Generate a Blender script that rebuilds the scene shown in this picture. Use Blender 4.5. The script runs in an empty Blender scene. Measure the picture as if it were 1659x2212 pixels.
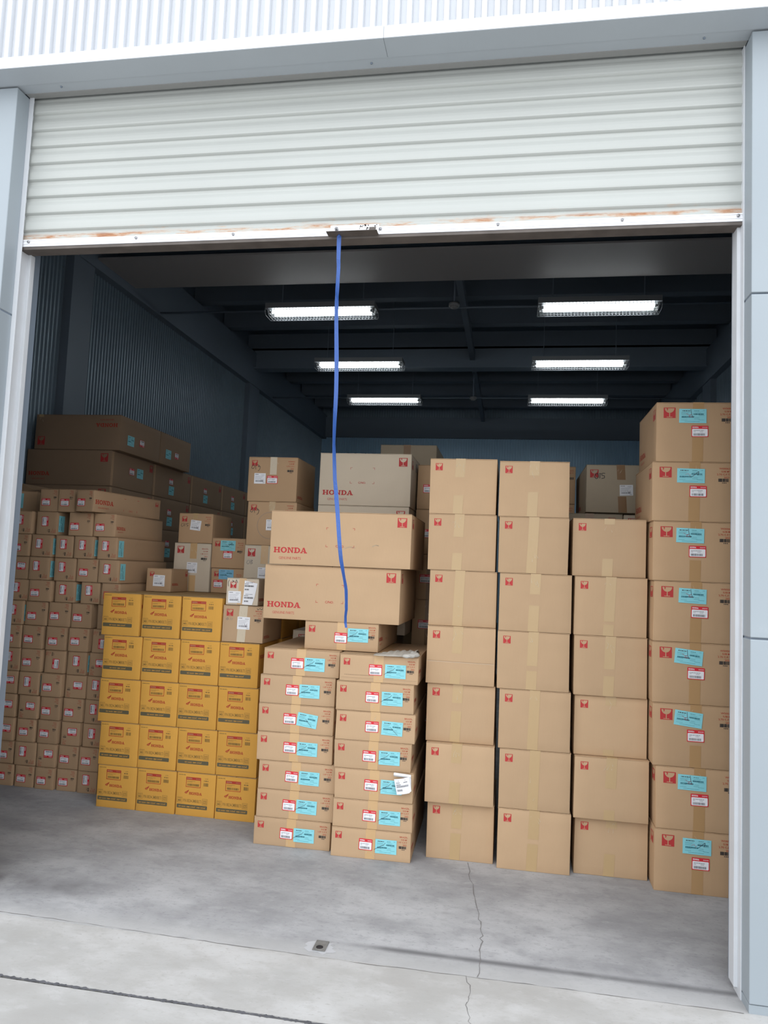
import bpy, bmesh, math, random
from mathutils import Vector, Matrix
random.seed(7)
C = bpy.context.scene.collection
PI = math.pi

# ------------------------------------------------------------------ camera, sky, exposure
CAM_Z = 1.75
cam_d = bpy.data.cameras.new('camera'); cam = bpy.data.objects.new('camera', cam_d); C.objects.link(cam)
cam_d.sensor_fit = 'VERTICAL'; cam_d.sensor_height = 24.0; cam_d.lens = 1597.7/2212*24.0
R_ = (0.9851828002565088, 0.16626868508838039, 0.04206631000842467)
D_ = (0.028296544884059714, 0.0843350198976652, -0.996035596736625)
F_ = (-0.1691571920622008, 0.9824674695774113, 0.07838058175205326)
cam.matrix_world = Matrix(((R_[0], -D_[0], -F_[0], 0), (R_[1], -D_[1], -F_[1], 0), (R_[2], -D_[2], -F_[2], CAM_Z), (0, 0, 0, 1)))
cam_d.clip_end = 200
bpy.context.scene.camera = cam
vs = bpy.context.scene.view_settings
vs.view_transform = 'Standard'; vs.look = 'None'; vs.gamma = 1.0; vs.use_curve_mapping = False
vs.exposure = 1.6

w = bpy.data.worlds.new('overcast_sky'); bpy.context.scene.world = w; w.use_nodes = True
nt = w.node_tree; nt.nodes.clear()
wo = nt.nodes.new('ShaderNodeOutputWorld'); bg = nt.nodes.new('ShaderNodeBackground')
tc = nt.nodes.new('ShaderNodeTexCoord'); sp = nt.nodes.new('ShaderNodeSeparateXYZ')
rp = nt.nodes.new('ShaderNodeValToRGB')
nt.links.new(tc.outputs['Generated'], sp.inputs[0]); nt.links.new(sp.outputs['Z'], rp.inputs[0])
nt.links.new(rp.outputs[0], bg.inputs[0]); nt.links.new(bg.outputs[0], wo.inputs[0])
e = rp.color_ramp.elements
e[0].position = 0.0; e[0].color = (0.66, 0.67, 0.69, 1); e[1].position = 1.0; e[1].color = (0.82, 0.87, 0.93, 1)
m_ = e.new(0.30); m_.color = (0.80, 0.825, 0.86, 1)
bg.inputs[1].default_value = SKY_STRENGTH = 1.0
# ------------------------------------------------------------------ materials
MAT = {}
def mat(name, col, rough=0.6, metal=0.0, noise=0.0, nscale=8.0, bump=0.0, bscale=60.0, spec=0.5, vary=0.0, wave=0.0, emit=None, stains=None, stretch=None):
    m = bpy.data.materials.new(name); m.use_nodes = True; t = m.node_tree; b = t.nodes['Principled BSDF']
    b.inputs['Roughness'].default_value = rough; b.inputs['Metallic'].default_value = metal
    b.inputs['Specular IOR Level'].default_value = spec
    L = t.links.new; N = t.nodes.new
    tc = N('ShaderNodeTexCoord'); src = None
    rgb = N('ShaderNodeRGB'); rgb.outputs[0].default_value = (*col, 1); src = rgb.outputs[0]
    vec = tc.outputs['Object']
    if stretch:
        mp = N('ShaderNodeMapping'); mp.inputs['Scale'].default_value = stretch; L(vec, mp.inputs[0]); vec = mp.outputs[0]
    if noise > 0:
        n = N('ShaderNodeTexNoise'); n.inputs['Scale'].default_value = nscale; n.inputs['Detail'].default_value = 6; L(vec, n.inputs['Vector'])
        mr = N('ShaderNodeMapRange'); mr.inputs[1].default_value = 0.3; mr.inputs[2].default_value = 0.7
        mr.inputs[3].default_value = 1-noise; mr.inputs[4].default_value = 1+noise; L(n.outputs['Fac'], mr.inputs[0])
        hs = N('ShaderNodeHueSaturation'); L(src, hs.inputs['Color']); L(mr.outputs[0], hs.inputs['Value']); src = hs.outputs[0]
    if vary > 0:
        oi = N('ShaderNodeObjectInfo'); mr = N('ShaderNodeMapRange'); L(oi.outputs['Random'], mr.inputs[0])
        mr.inputs[3].default_value = 1-vary; mr.inputs[4].default_value = 1+vary
        hs = N('ShaderNodeHueSaturation'); L(src, hs.inputs['Color']); L(mr.outputs[0], hs.inputs['Value']); src = hs.outputs[0]
    if stains:
        for (sc, lo, hi, c2, amt) in stains:
            n = N('ShaderNodeTexNoise'); n.inputs['Scale'].default_value = sc; n.inputs['Detail'].default_value = 8; n.inputs['Roughness'].default_value = 0.62; L(vec, n.inputs['Vector'])
            mr = N('ShaderNodeMapRange'); mr.inputs[1].default_value = lo; mr.inputs[2].default_value = hi; mr.inputs[3].default_value = 0; mr.inputs[4].default_value = amt; L(n.outputs['Fac'], mr.inputs[0])
            mx = N('ShaderNodeMix'); mx.data_type = 'RGBA'; L(mr.outputs[0], mx.inputs[0]); L(src, mx.inputs[6]); mx.inputs[7].default_value = (*c2, 1); src = mx.outputs[2]
    L(src, b.inputs['Base Color'])
    h = None
    if bump > 0:
        n = N('ShaderNodeTexNoise'); n.inputs['Scale'].default_value = bscale; n.inputs['Detail'].default_value = 5; L(vec, n.inputs['Vector'])
        bp = N('ShaderNodeBump'); bp.inputs['Strength'].default_value = bump; bp.inputs['Distance'].default_value = 0.004; L(n.outputs['Fac'], bp.inputs['Height']); h = bp
    if wave > 0:
        wv = N('ShaderNodeTexWave'); wv.wave_type = 'BANDS'; wv.bands_direction = 'X'; wv.inputs['Scale'].default_value = 45; wv.inputs['Distortion'].default_value = 0.6; wv.inputs['Detail'].default_value = 2; L(vec, wv.inputs['Vector'])
        bp = N('ShaderNodeBump'); bp.inputs['Strength'].default_value = wave; bp.inputs['Distance'].default_value = 0.001; L(wv.outputs['Fac'], bp.inputs['Height'])
        if h: L(h.outputs[0], bp.inputs['Normal'])
        h = bp
    if h: L(h.outputs[0], b.inputs['Normal'])
    if emit: b.inputs['Emission Color'].default_value = (*emit[0], 1); b.inputs['Emission Strength'].default_value = emit[1]
    MAT[name] = m
    return m
def kraft(name, c, vary=0.05):
    mat(name, c, 0.82, noise=0.045, nscale=3.0, bump=0.10, bscale=14, spec=0.25, vary=vary, wave=0.10, stains=[(2.2, 0.60, 0.80, (c[0]*0.72, c[1]*0.70, c[2]*0.68), 0.35)])
kraft('kraft_board', (0.470, 0.318, 0.190))
kraft('brown_board', (0.470, 0.308, 0.178))
kraft('pale_board', (0.590, 0.500, 0.385))
kraft('grey_board', (0.400, 0.330, 0.240))
kraft('small_board', (0.435, 0.286, 0.170), 0.06)
kraft('shaded_rear_board', (0.29, 0.195, 0.125))  # darkened copy of the kraft board; shade at the left wall is in the colour
kraft('yellow_board', (0.620, 0.322, 0.062), 0.03)
kraft('ochre_board', (0.42, 0.27, 0.12), 0.03)
mat('board_edge', (0.30, 0.20, 0.12), 0.9)
mat('red_ink', (0.43, 0.028, 0.028), 0.7)
mat('rust_red_ink', (0.40, 0.035, 0.015), 0.7)
mat('dark_ink', (0.035, 0.03, 0.028), 0.7)
mat('olive_ink', (0.22, 0.13, 0.03), 0.7)
mat('olive_band', (0.10, 0.085, 0.045), 0.6)
mat('grey_ink', (0.20, 0.20, 0.22), 0.7)
mat('teal_ink', (0.03, 0.16, 0.20), 0.7)
mat('white_paper', (0.78, 0.78, 0.80), 0.55)
mat('label_red', (0.62, 0.018, 0.03), 0.5)
mat('blue_paper', (0.235, 0.60, 0.66), 0.6)
mat('sky_paper', (0.20, 0.47, 0.66), 0.6)
mat('marker_ink', (0.012, 0.014, 0.02), 0.5)
mat('pen_ink', (0.05, 0.015, 0.03), 0.5)
mat('red_pen', (0.50, 0.02, 0.05), 0.5)
mat('tan_tape', (0.460, 0.315, 0.160), 0.30, bump=0.35, bscale=22, spec=0.5, stretch=(1, 1, 0.35))
mat('pale_tape', (0.56, 0.47, 0.34), 0.28, bump=0.35, bscale=22, stretch=(1, 1, 0.35))
mat('amber_tape', (0.55, 0.355, 0.175), 0.30, bump=0.35, bscale=22, stretch=(1, 1, 0.35))
mat('brown_tape', (0.24, 0.125, 0.045), 0.35, bump=0.2, bscale=22)
mat('dark_brown_tape', (0.415, 0.250, 0.115), 0.32, bump=0.3, bscale=22)
mat('white_cladding', (0.58, 0.60, 0.63), 0.45, noise=0.02, nscale=2)
mat('grey_cladding', (0.295, 0.335, 0.365), 0.5, noise=0.03, nscale=1.5, stains=[(3.0, 0.62, 0.78, (0.40, 0.43, 0.46), 0.4)])
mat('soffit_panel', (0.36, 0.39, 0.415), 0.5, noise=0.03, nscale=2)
mat('hood_grey', (0.26, 0.26, 0.25), 0.6)
mat('beam_brown', (0.36, 0.335, 0.325), 0.6)
mat('lit_back_cladding', (0.44, 0.65, 0.82), 0.4, metal=0.2, noise=0.05, nscale=1.0)  # brighter copy of the hall cladding; light on the back wall is in the colour
mat('rail_white', (0.56, 0.58, 0.605), 0.4, noise=0.03, nscale=6)
mat('interior_cladding', (0.235, 0.305, 0.365), 0.42, metal=0.25, noise=0.05, nscale=1.0)
mat('steel_grey', (0.175, 0.215, 0.265), 0.6)
mat('ceiling_grey', (0.135, 0.165, 0.205), 0.7)
mat('dark_void', (0.02, 0.02, 0.022), 0.9)
mat('underside_brown', (0.10, 0.085, 0.075), 0.7, noise=0.2, nscale=10)
mat('zinc_screw', (0.35, 0.35, 0.36), 0.4, metal=0.7)
mat('aluminium_bar', (0.80, 0.81, 0.84), 0.35, metal=0.15)
mat('fixture_enamel', (0.10, 0.105, 0.11), 0.6)
mat('housing_enamel', (0.20, 0.21, 0.22), 0.6)
mat('wire_white', (0.22, 0.23, 0.24), 0.5)
mat('tube_glow', (1, 1, 1), 0.5, emit=((0.90, 0.97, 1.0), 7.0))
mat('plastic_white', (0.30, 0.30, 0.30), 0.5)
mat('strap_blue', (0.025, 0.085, 0.31), 0.45, bump=0.3, bscale=120)
mat('knit_cotton', (0.42, 0.385, 0.33), 0.9, noise=0.12, nscale=30, bump=0.6, bscale=160)
mat('knit_clean', (0.47, 0.45, 0.41), 0.9, bump=0.4, bscale=120)
mat('crack_dark', (0.19, 0.18, 0.175), 0.95)
mat('joint_dark', (0.10, 0.10, 0.11), 0.95, noise=0.3, nscale=20)
mat('drain_iron', (0.17, 0.165, 0.155), 0.7, noise=0.2, nscale=40)
mat('blotch_dark', (0.30, 0.29, 0.29), 0.9)
mat('mortar_pale', (0.46, 0.46, 0.47), 0.9)

def shutter_paint():
    m = mat('shutter_paint', (0.415, 0.432, 0.412), 0.42, noise=0.02, nscale=2)
    t = m.node_tree; b = t.nodes['Principled BSDF']; N = t.nodes.new; L = t.links.new
    src = b.inputs['Base Color'].links[0].from_socket
    tc = N('ShaderNodeTexCoord'); s = N('ShaderNodeSeparateXYZ'); L(tc.outputs['Object'], s.inputs[0])
    mp = N('ShaderNodeMapping'); mp.inputs['Scale'].default_value = (2.6, 1, 14); L(tc.outputs['Object'], mp.inputs[0])
    n = N('ShaderNodeTexNoise'); n.inputs['Scale'].default_value = 2.2; n.inputs['Detail'].default_value = 9; n.inputs['Roughness'].default_value = 0.65; L(mp.outputs[0], n.inputs['Vector'])
    a = N('ShaderNodeMapRange'); a.inputs[1].default_value = 0.44; a.inputs[2].default_value = 0.60; L(n.outputs['Fac'], a.inputs[0])
    z = N('ShaderNodeMapRange'); z.inputs[1].default_value = 3.505; z.inputs[2].default_value = 3.485; L(s.outputs['Z'], z.inputs[0])
    mu = N('ShaderNodeMath'); mu.operation = 'MULTIPLY'; L(a.outputs[0], mu.inputs[0]); L(z.outputs[0], mu.inputs[1])
    # the upper, sparser spots of rust on the last slat
    n2 = N('ShaderNodeTexNoise'); n2.inputs['Scale'].default_value = 3.4; n2.inputs['Detail'].default_value = 5; L(mp.outputs[0], n2.inputs['Vector'])
    a2 = N('ShaderNodeMapRange'); a2.inputs[1].default_value = 0.60; a2.inputs[2].default_value = 0.72; L(n2.outputs['Fac'], a2.inputs[0])
    z2 = N('ShaderNodeMapRange'); z2.inputs[1].default_value = 3.53; z2.inputs[2].default_value = 3.515; z2.inputs[4].default_value = 0.55; L(s.outputs['Z'], z2.inputs[0])
    mu2 = N('ShaderNodeMath'); mu2.operation = 'MULTIPLY'; L(a2.outputs[0], mu2.inputs[0]); L(z2.outputs[0], mu2.inputs[1])
    ad = N('ShaderNodeMath'); ad.operation = 'MAXIMUM'; L(mu.outputs[0], ad.inputs[0]); L(mu2.outputs[0], ad.inputs[1])
    rr = N('ShaderNodeValToRGB'); rr.color_ramp.elements[0].color = (0.52, 0.30, 0.15, 1); rr.color_ramp.elements[1].color = (0.27, 0.10, 0.04, 1); L(n.outputs['Fac'], rr.inputs[0])
    rr.color_ramp.elements[0].position = 0.45; rr.color_ramp.elements[1].position = 0.68
    mx = N('ShaderNodeMix'); mx.data_type = 'RGBA'; L(ad.outputs[0], mx.inputs[0]); L(src, mx.inputs[6]); L(rr.outputs[0], mx.inputs[7]); L(mx.outputs[2], b.inputs['Base Color'])
shutter_paint()

def concrete(name, col, dark, pale, warm=None):
    m = mat(name, col, 0.75, noise=0.13, nscale=2.6, bump=0.15, bscale=35, spec=0.35,
        stains=[(1.1, 0.42, 0.64, dark, 0.50), (5.0, 0.47, 0.62, dark, 0.34), (2.6, 0.48, 0.62, pale, 0.48), (16.0, 0.52, 0.64, dark, 0.30), (11.0, 0.56, 0.66, pale, 0.30), (55, 0.58, 0.66, dark, 0.6)], stretch=(0.8, 1.3, 1))
    return m
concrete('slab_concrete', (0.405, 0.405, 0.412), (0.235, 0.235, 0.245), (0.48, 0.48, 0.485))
concrete('apron_concrete', (0.445, 0.437, 0.422), (0.36, 0.345, 0.325), (0.54, 0.535, 0.53))
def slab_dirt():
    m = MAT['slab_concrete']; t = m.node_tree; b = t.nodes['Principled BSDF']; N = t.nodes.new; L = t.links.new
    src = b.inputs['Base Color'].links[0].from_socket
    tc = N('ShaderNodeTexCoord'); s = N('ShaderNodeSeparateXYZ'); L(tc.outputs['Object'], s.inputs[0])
    def band(y0, hw, x0, x1, sc, amt, colr, lo=0.35, hi=0.62):
        nonlocal src
        d = N('ShaderNodeMath'); d.operation = 'SUBTRACT'; L(s.outputs['Y'], d.inputs[0]); d.inputs[1].default_value = y0
        ab = N('ShaderNodeMath'); ab.operation = 'ABSOLUTE'; L(d.outputs[0], ab.inputs[0])
        mr = N('ShaderNodeMapRange'); mr.interpolation_type = 'SMOOTHSTEP'; mr.inputs[1].default_value = hw; mr.inputs[2].default_value = 0; L(ab.outputs[0], mr.inputs[0])
        xr = N('ShaderNodeMapRange'); xr.interpolation_type = 'SMOOTHSTEP'; xr.inputs[1].default_value = x0; xr.inputs[2].default_value = x1; L(s.outputs['X'], xr.inputs[0])
        n = N('ShaderNodeTexNoise'); n.inputs['Scale'].default_value = sc; n.inputs['Detail'].default_value = 7; L(tc.outputs['Object'], n.inputs['Vector'])
        nr = N('ShaderNodeMapRange'); nr.inputs[1].default_value = lo; nr.inputs[2].default_value = hi; L(n.outputs['Fac'], nr.inputs[0])
        m1 = N('ShaderNodeMath'); m1.operation = 'MULTIPLY'; L(mr.outputs[0], m1.inputs[0]); L(xr.outputs[0], m1.inputs[1])
        m2 = N('ShaderNodeMath'); m2.operation = 'MULTIPLY'; L(m1.outputs[0], m2.inputs[0]); L(nr.outputs[0], m2.inputs[1])
        m3 = N('ShaderNodeMath'); m3.operation = 'MULTIPLY'; L(m2.outputs[0], m3.inputs[0]); m3.inputs[1].default_value = amt
        mx = N('ShaderNodeMix'); mx.data_type = 'RGBA'; L(m3.outputs[0], mx.inputs[0]); L(src, mx.inputs[6]); mx.inputs[7].default_value = (*colr, 1); src = mx.outputs[2]
    band(3.42, 0.17, -9, -8.9, 2.0, 0.6, (0.45, 0.445, 0.435), 0.0, 0.5)
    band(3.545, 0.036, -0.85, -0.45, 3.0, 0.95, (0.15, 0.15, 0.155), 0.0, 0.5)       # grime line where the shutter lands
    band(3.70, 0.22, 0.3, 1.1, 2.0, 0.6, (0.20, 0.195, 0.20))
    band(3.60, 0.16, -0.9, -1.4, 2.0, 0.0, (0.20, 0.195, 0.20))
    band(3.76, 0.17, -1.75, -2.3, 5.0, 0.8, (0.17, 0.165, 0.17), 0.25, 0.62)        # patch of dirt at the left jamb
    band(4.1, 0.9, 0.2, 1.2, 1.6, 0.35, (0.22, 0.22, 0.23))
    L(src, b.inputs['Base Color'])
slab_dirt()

# ------------------------------------------------------------------ mesh helpers
class MB:
    def __init__(self): self.v = []; self.f = []; self.m = []; self.names = []; self.sm = []
    def mi(self, name):
        if name not in self.names: self.names.append(name)
        return self.names.index(name)
    def poly(self, pts, m, smooth=False):
        n = len(self.v); self.v += [tuple(p) for p in pts]; self.f.append(tuple(range(n, n+len(pts)))); self.m.append(self.mi(m)); self.sm.append(smooth)
    def faces(self, vs_, fs, m, smooth=False):
        n = len(self.v); self.v += [tuple(p) for p in vs_]; k = self.mi(m)
        for f in fs: self.f.append(tuple(n+i for i in f)); self.m.append(k); self.sm.append(smooth)
    def box(self, x0, x1, y0, y1, z0, z1, m):
        v = [(x0,y0,z0),(x1,y0,z0),(x1,y1,z0),(x0,y1,z0),(x0,y0,z1),(x1,y0,z1),(x1,y1,z1),(x0,y1,z1)]
        self.faces(v, [(0,3,2,1),(4,5,6,7),(0,1,5,4),(1,2,6,5),(2,3,7,6),(3,0,4,7)], m)
    def tube(self, a, b, r, m, n=8, cap=True):
        a, b = Vector(a), Vector(b); d = (b-a).normalized(); u = d.orthogonal().normalized(); w_ = d.cross(u)
        vs_ = []
        for p in (a, b):
            for i in range(n):
                t = 2*PI*i/n; vs_.append(p + u*math.cos(t)*r + w_*math.sin(t)*r)
        fs = [(i, (i+1) % n, n+(i+1) % n, n+i) for i in range(n)]
        if cap: fs += [tuple(reversed(range(n))), tuple(range(n, 2*n))]
        self.faces(vs_, fs, m, True)
    def build(self, name, parent=None, loc=(0,0,0), bevel=0.0, merge=False, rz=0.0):
        me = bpy.data.meshes.new(name); me.from_pydata(self.v, [], self.f)
        for n in self.names: me.materials.append(MAT[n])
        me.polygons.foreach_set('material_index', self.m); me.polygons.foreach_set('use_smooth', self.sm)
        if merge:
            bm = bmesh.new(); bm.from_mesh(me); bmesh.ops.remove_doubles(bm, verts=bm.verts, dist=2e-5); bm.to_mesh(me); bm.free()
        me.update()
        o = bpy.data.objects.new(name, me); C.objects.link(o); o.parent = parent; o.location = loc; o.rotation_euler = (0, 0, rz)
        if bevel:
            bv = o.modifiers.new('rounded_edges', 'BEVEL'); bv.width = bevel; bv.segments = 2; bv.limit_method = 'ANGLE'; bv.angle_limit = math.radians(50)
        return o
def thing(name, loc, label, cat, group=None, rz=0.0):
    o = bpy.data.objects.new(name, None); C.objects.link(o); o.location = loc; o.rotation_euler = (0, 0, rz); o.empty_display_size = 0.1
    o['label'] = label; o['category'] = cat
    if group: o['group'] = group
    return o
def tag(o, label, cat, group=None):
    o['label'] = label; o['category'] = cat
    if group: o['group'] = group
    return o
def struct(o): o['kind'] = 'structure'; return o

# ------------------------------------------------------------------ flat artwork: printed words and marks as polygons (a, b) in metres
_txt = {}
def text_polys(s, bold=0.0, shear=0.0):
    key = (s, bold, shear)
    if key in _txt: return _txt[key]
    cu = bpy.data.curves.new('t', 'FONT'); cu.body = s; cu.size = 1.0; cu.offset = bold; cu.shear = shear; cu.resolution_u = 2
    o = bpy.data.objects.new('t', cu); C.objects.link(o)
    me = o.to_mesh()
    vs_ = [(v.co.x, v.co.y) for v in me.vertices]; fs = [tuple(p.vertices) for p in me.polygons]
    o.to_mesh_clear(); bpy.data.objects.remove(o); bpy.data.curves.remove(cu)
    x0 = min(v[0] for v in vs_); x1 = max(v[0] for v in vs_); y0 = min(v[1] for v in vs_); y1 = max(v[1] for v in vs_)
    vs_ = [((x-x0)/(x1-x0), (y-y0)/(y1-y0)) for x, y in vs_]
    _txt[key] = [[vs_[i] for i in f] for f in fs]
    return _txt[key]
def rect(x0, y0, x1, y1): return [(x0, y0), (x1, y0), (x1, y1), (x0, y1)]
def rrect(x0, y0, x1, y1, r, n=3):
    out = []
    for cx, cy, a0 in ((x1-r, y0+r, -90), (x1-r, y1-r, 0), (x0+r, y1-r, 90), (x0+r, y0+r, 180)):
        for i in range(n+1):
            t = math.radians(a0+90*i/n); out.append((cx+r*math.cos(t), cy+r*math.sin(t)))
    return out
def text(s, x, y, w_, h, m, lvl=0, bold=0.0, shear=0.0):           # fills the box x..x+w, y..y+h
    return [([(x+p[0]*w_, y+p[1]*h) for p in f], m, lvl) for f in text_polys(s, bold, shear)]
def line(pts, wd, m, lvl=0):
    out = []
    for (ax, ay), (bx, by) in zip(pts, pts[1:]):
        dx, dy = bx-ax, by-ay; l = math.hypot(dx, dy) or 1; nx, ny = -dy/l*wd/2, dx/l*wd/2; ex, ey = dx/l*wd*0.3, dy/l*wd*0.3
        out.append(([(ax-nx-ex, ay-ny-ey), (bx-nx+ex, by-ny+ey), (bx+nx+ex, by+ny+ey), (ax+nx-ex, ay+ny-ey)], m, lvl))
    return out
def curve(pts, wd, m, lvl=0, n=6):                                    # Catmull-Rom stroke
    P = [pts[0]]+list(pts)+[pts[-1]]; out = []
    for i in range(1, len(P)-2):
        for k in range(n):
            t = k/n; a, b, c, d = P[i-1], P[i], P[i+1], P[i+2]
            out.append(tuple(0.5*((2*b[j])+(-a[j]+c[j])*t+(2*a[j]-5*b[j]+4*c[j]-d[j])*t*t+(-a[j]+3*b[j]-3*c[j]+d[j])*t**3) for j in (0, 1)))
    out.append(pts[-1])
    return line(out, wd, m, lvl)
def honda(x, y, w_, h, m, lvl=0):                                    # wide slab-serif capitals
    U = []                                                            # unit letters 1.22 wide, 1 high
    def add(ox, *ps):
        for p in ps: U.append([(ox+a, b) for a, b in p])
    def ring(cx, cy, rx, ry, ix, iy, a0, a1, n):
        out = []
        for i in range(n):
            t0 = math.radians(a0+(a1-a0)*i/n); t1 = math.radians(a0+(a1-a0)*(i+1)/n)
            out.append([(cx+ix*math.cos(t0), cy+iy*math.sin(t0)), (cx+rx*math.cos(t0), cy+ry*math.sin(t0)), (cx+rx*math.cos(t1), cy+ry*math.sin(t1)), (cx+ix*math.cos(t1), cy+iy*math.sin(t1))])
        return out
    s = 0.17
    add(0, rect(.12, 0, .42, 1), rect(.86, 0, 1.16, 1), rect(.42, .41, .86, .58), rect(0, 0, .54, s), rect(0, 1-s, .54, 1), rect(.74, 0, 1.28, s), rect(.74, 1-s, 1.28, 1))
    add(1.36, *ring(.62, .5, .62, .52, .30, .34, 0, 360, 20))
    add(2.68, rect(.12, 0, .34, 1), rect(.88, 0, 1.10, 1), [(.12, 1), (.88, 0), (1.10, 0), (1.10, .02), (.42, 1)], rect(0, 0, .48, s), rect(0, 1-s, .36, 1), rect(.76, 1-s, 1.24, 1))
    add(4.00, rect(.12, 0, .44, 1), rect(0, 0, .6, s), rect(0, 1-s, .6, 1), *ring(.56, .5, .62, .5, .30, .33, -90, 90, 10))
    add(5.20, [(.10, 0), (.28, 0), (.68, .86), (.60, 1), (.54, 1)], [(.54, 1), (.86, 0), (1.22, 0), (.80, 1)], rect(.38, .26, .95, .40), rect(0, 0, .46, s), rect(.72, 0, 1.34, s))
    return [([(x+a/6.54*w_, y+b*h) for a, b in p], m, lvl) for p in U]
def fragile(x, y, s, h=None, board='kraft_board', lvl=0):             # red square with a cracked wine glass; x, y lower left
    h = h or s; out = [(rect(x, y, x+s, y+h), 'red_ink', lvl)]
    def q(ps, m, l=1): out.append(([(x+a*s, y+b*h) for a, b in ps], m, lvl+l))
    bowl = [(.10, .93)] + [(.5-.40*math.cos(math.radians(t)), .93-.44*math.sin(math.radians(t))) for t in range(10, 171, 16)] + [(.90, .93)]
    q(bowl, board); q(rect(.465, .12, .535, .55), board); q(rect(.26, .07, .74, .12), board)
    q([(.22, .93), (.33, .93), (.38, .82), (.30, .76), (.36, .64), (.24, .78), (.30, .83)], 'red_ink', 2)
    return out
def barcode(x, y, w_, h, m, n=22, seed=1, lvl=0, duty=0.62):
    r = random.Random(seed); out = []; i = 0; p = w_/n
    for k in range(n):
        ww = p*(duty+r.uniform(-0.25, 0.3)); out.append((rect(x+k*p, y, x+k*p+min(ww, p), y+h), m, lvl))
    return out
def dashes(x, y, w_, h, m, seed=1, lvl=0):                            # a line of print too small to read
    r = random.Random(seed); out = []; a = 0
    while a < w_:
        l = r.uniform(0.6, 2.2)*h; out.append((rect(x+a, y, x+min(a+l, w_), y+h), m, lvl)); a += l+h*0.55
    return out
def fine_print(seed, lvl=0): pass
def shift(art, dx, dy, rot=0.0, s=1.0):
    c, d = math.cos(rot), math.sin(rot); return [([(dx+s*(a*c-b*d), dy+s*(a*d+b*c)) for a, b in p], m, l) for p, m, l in art]
def bounded(art, x0, x1):                                            # drops print that would run past a panel
    return [q for q in art if all(x0 <= a <= x1 for a, b in q[0])]

def parts_label(w_=0.095, h=0.067, seed=1, body='white_paper'):       # origin at the centre
    W, H = w_/2, h/2; a = [(rrect(-W, -H, W, H, 0.003), 'label_red', 0)]
    if body == 'yellow_board':
        a = [(rect(-W, H-h*.27, W, H), 'rust_red_ink', 0), (rect(-W, -H, -W+.0035, H), 'rust_red_ink', 0), (rect(W-.0035, -H, W, H), 'rust_red_ink', 0), (rect(-W, -H, W, -H+.0035), 'rust_red_ink', 0)]
        a += honda(-W+.006, H-h*.19, w_*.36, h*.11, 'tan_tape', 1)
        a += text('GENUINE PARTS', W-w_*.34, H-h*.18, w_*.30, h*.08, 'tan_tape', 1)
        a += dashes(-W+.009, H-h*.42, w_*.55, h*.035, 'olive_ink', seed, 1) + dashes(-W+.009, H-h*.52, w_*.35, h*.035, 'olive_ink', seed+4, 1)
        a += barcode(-W+.010, -H+h*.13, w_*.80, h*.22, 'olive_ink', 26, seed, 1)
        return a
    a += [(rrect(-W+.004, -H+.004, W-.004, H-h*.28, 0.004), body, 1)]
    a += honda(-W+.006, H-h*.20, w_*.36, h*.12, 'white_paper', 1)
    a += text('GENUINE PARTS', W-w_*.36, H-h*.19, w_*.31, h*.09, 'white_paper', 1)
    a += dashes(-W+w_*.13, H-h*.46, w_*.62, h*.055, 'grey_ink', seed, 2)
    a += dashes(-W+w_*.13, H-h*.56, w_*.12, h*.04, 'grey_ink', seed+1, 2) + dashes(-W+w_*.5, H-h*.57, w_*.2, h*.04, 'grey_ink', seed+2, 2)
    a += barcode(-W+w_*.12, -H+h*.12, w_*.70, h*.20, 'grey_ink', 26, seed, 2)
    return a
def blue_label(w_=0.154, h=0.085, seed=1, paper='blue_paper', scrawl=0):
    W, H = w_/2, h/2; r = random.Random(seed); ink = 'teal_ink'
    a = [(rect(-W, -H, W, H), paper, 0)]
    a += dashes(-W+w_*.11, H-h*.17, w_*.30, h*.055, 'dark_ink', seed, 1) + dashes(-W+w_*.55, H-h*.15, w_*.18, h*.035, ink, seed+9, 1)
    for k, (x, y, l) in enumerate(((.08, .27, .3), (.08, .34, .26), (.08, .43, .34), (.55, .26, .25), (.72, .47, .2), (.58, .62, .16), (.08, .66, .22), (.55, .72, .2), (.72, .78, .2), (.08, .80, .22), (.2, .90, .55), (.86, .12, .08))):
        a += dashes(-W+w_*x, H-h*y, w_*l, h*.018, ink, seed+k, 1)
    a += barcode(-W+w_*.52, H-h*.42, w_*.38, h*.095, ink, 30, seed+3, 1, 0.75)
    a += barcode(-W+w_*.09, H-h*.62, w_*.46, h*.095, ink, 34, seed+4, 1, 0.75)
    if scrawl == 1: a += curve([(-W*1.1, -H*.5), (-W*.6, -H*.05), (-W*.25, H*.25), (-W*.05, H*.55)], .0016, 'pen_ink', 3)
    if scrawl == 2: a += curve([(-W*.15, H*.2), (W*.05, -H*.15), (W*.3, -H*.5), (W*.55, -H*.85)], .0014, 'pen_ink', 3)
    if scrawl == 3:
        a += curve([(-W*.5, H*.35), (-W*.25, H*.1), (-W*.1, H*.2), (-W*.3, -H*.1), (W*.0, -H*.15)], .0013, 'red_pen', 3)
        a += curve([(-W*.15, H*.9), (-W*.1, H*.3), (W*.0, -H*.2)], .0022, 'pen_ink', 3)
    if scrawl == 4: a += curve([(W*.1, -H*.1), (W*.35, H*.3), (W*.55, H*.6), (W*.5, H*.1)], .0022, 'pen_ink', 3) + curve([(-W*.4, H*.1), (-W*.2, H*.3), (-W*.1, 0), (0, H*.2)], .0012, 'red_pen', 3)
    if scrawl == 5: a += curve([(-W*.5, H*.6), (-W*.3, H*.7), (-W*.45, -H*.2), (-W*.15, -H*.1), (0, H*.5)], .0014, 'pen_ink', 3) + curve([(0, H*.4), (W*.2, -H*.3), (W*.4, -H*1.3)], .0022, 'pen_ink', 3)
    return a
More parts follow.
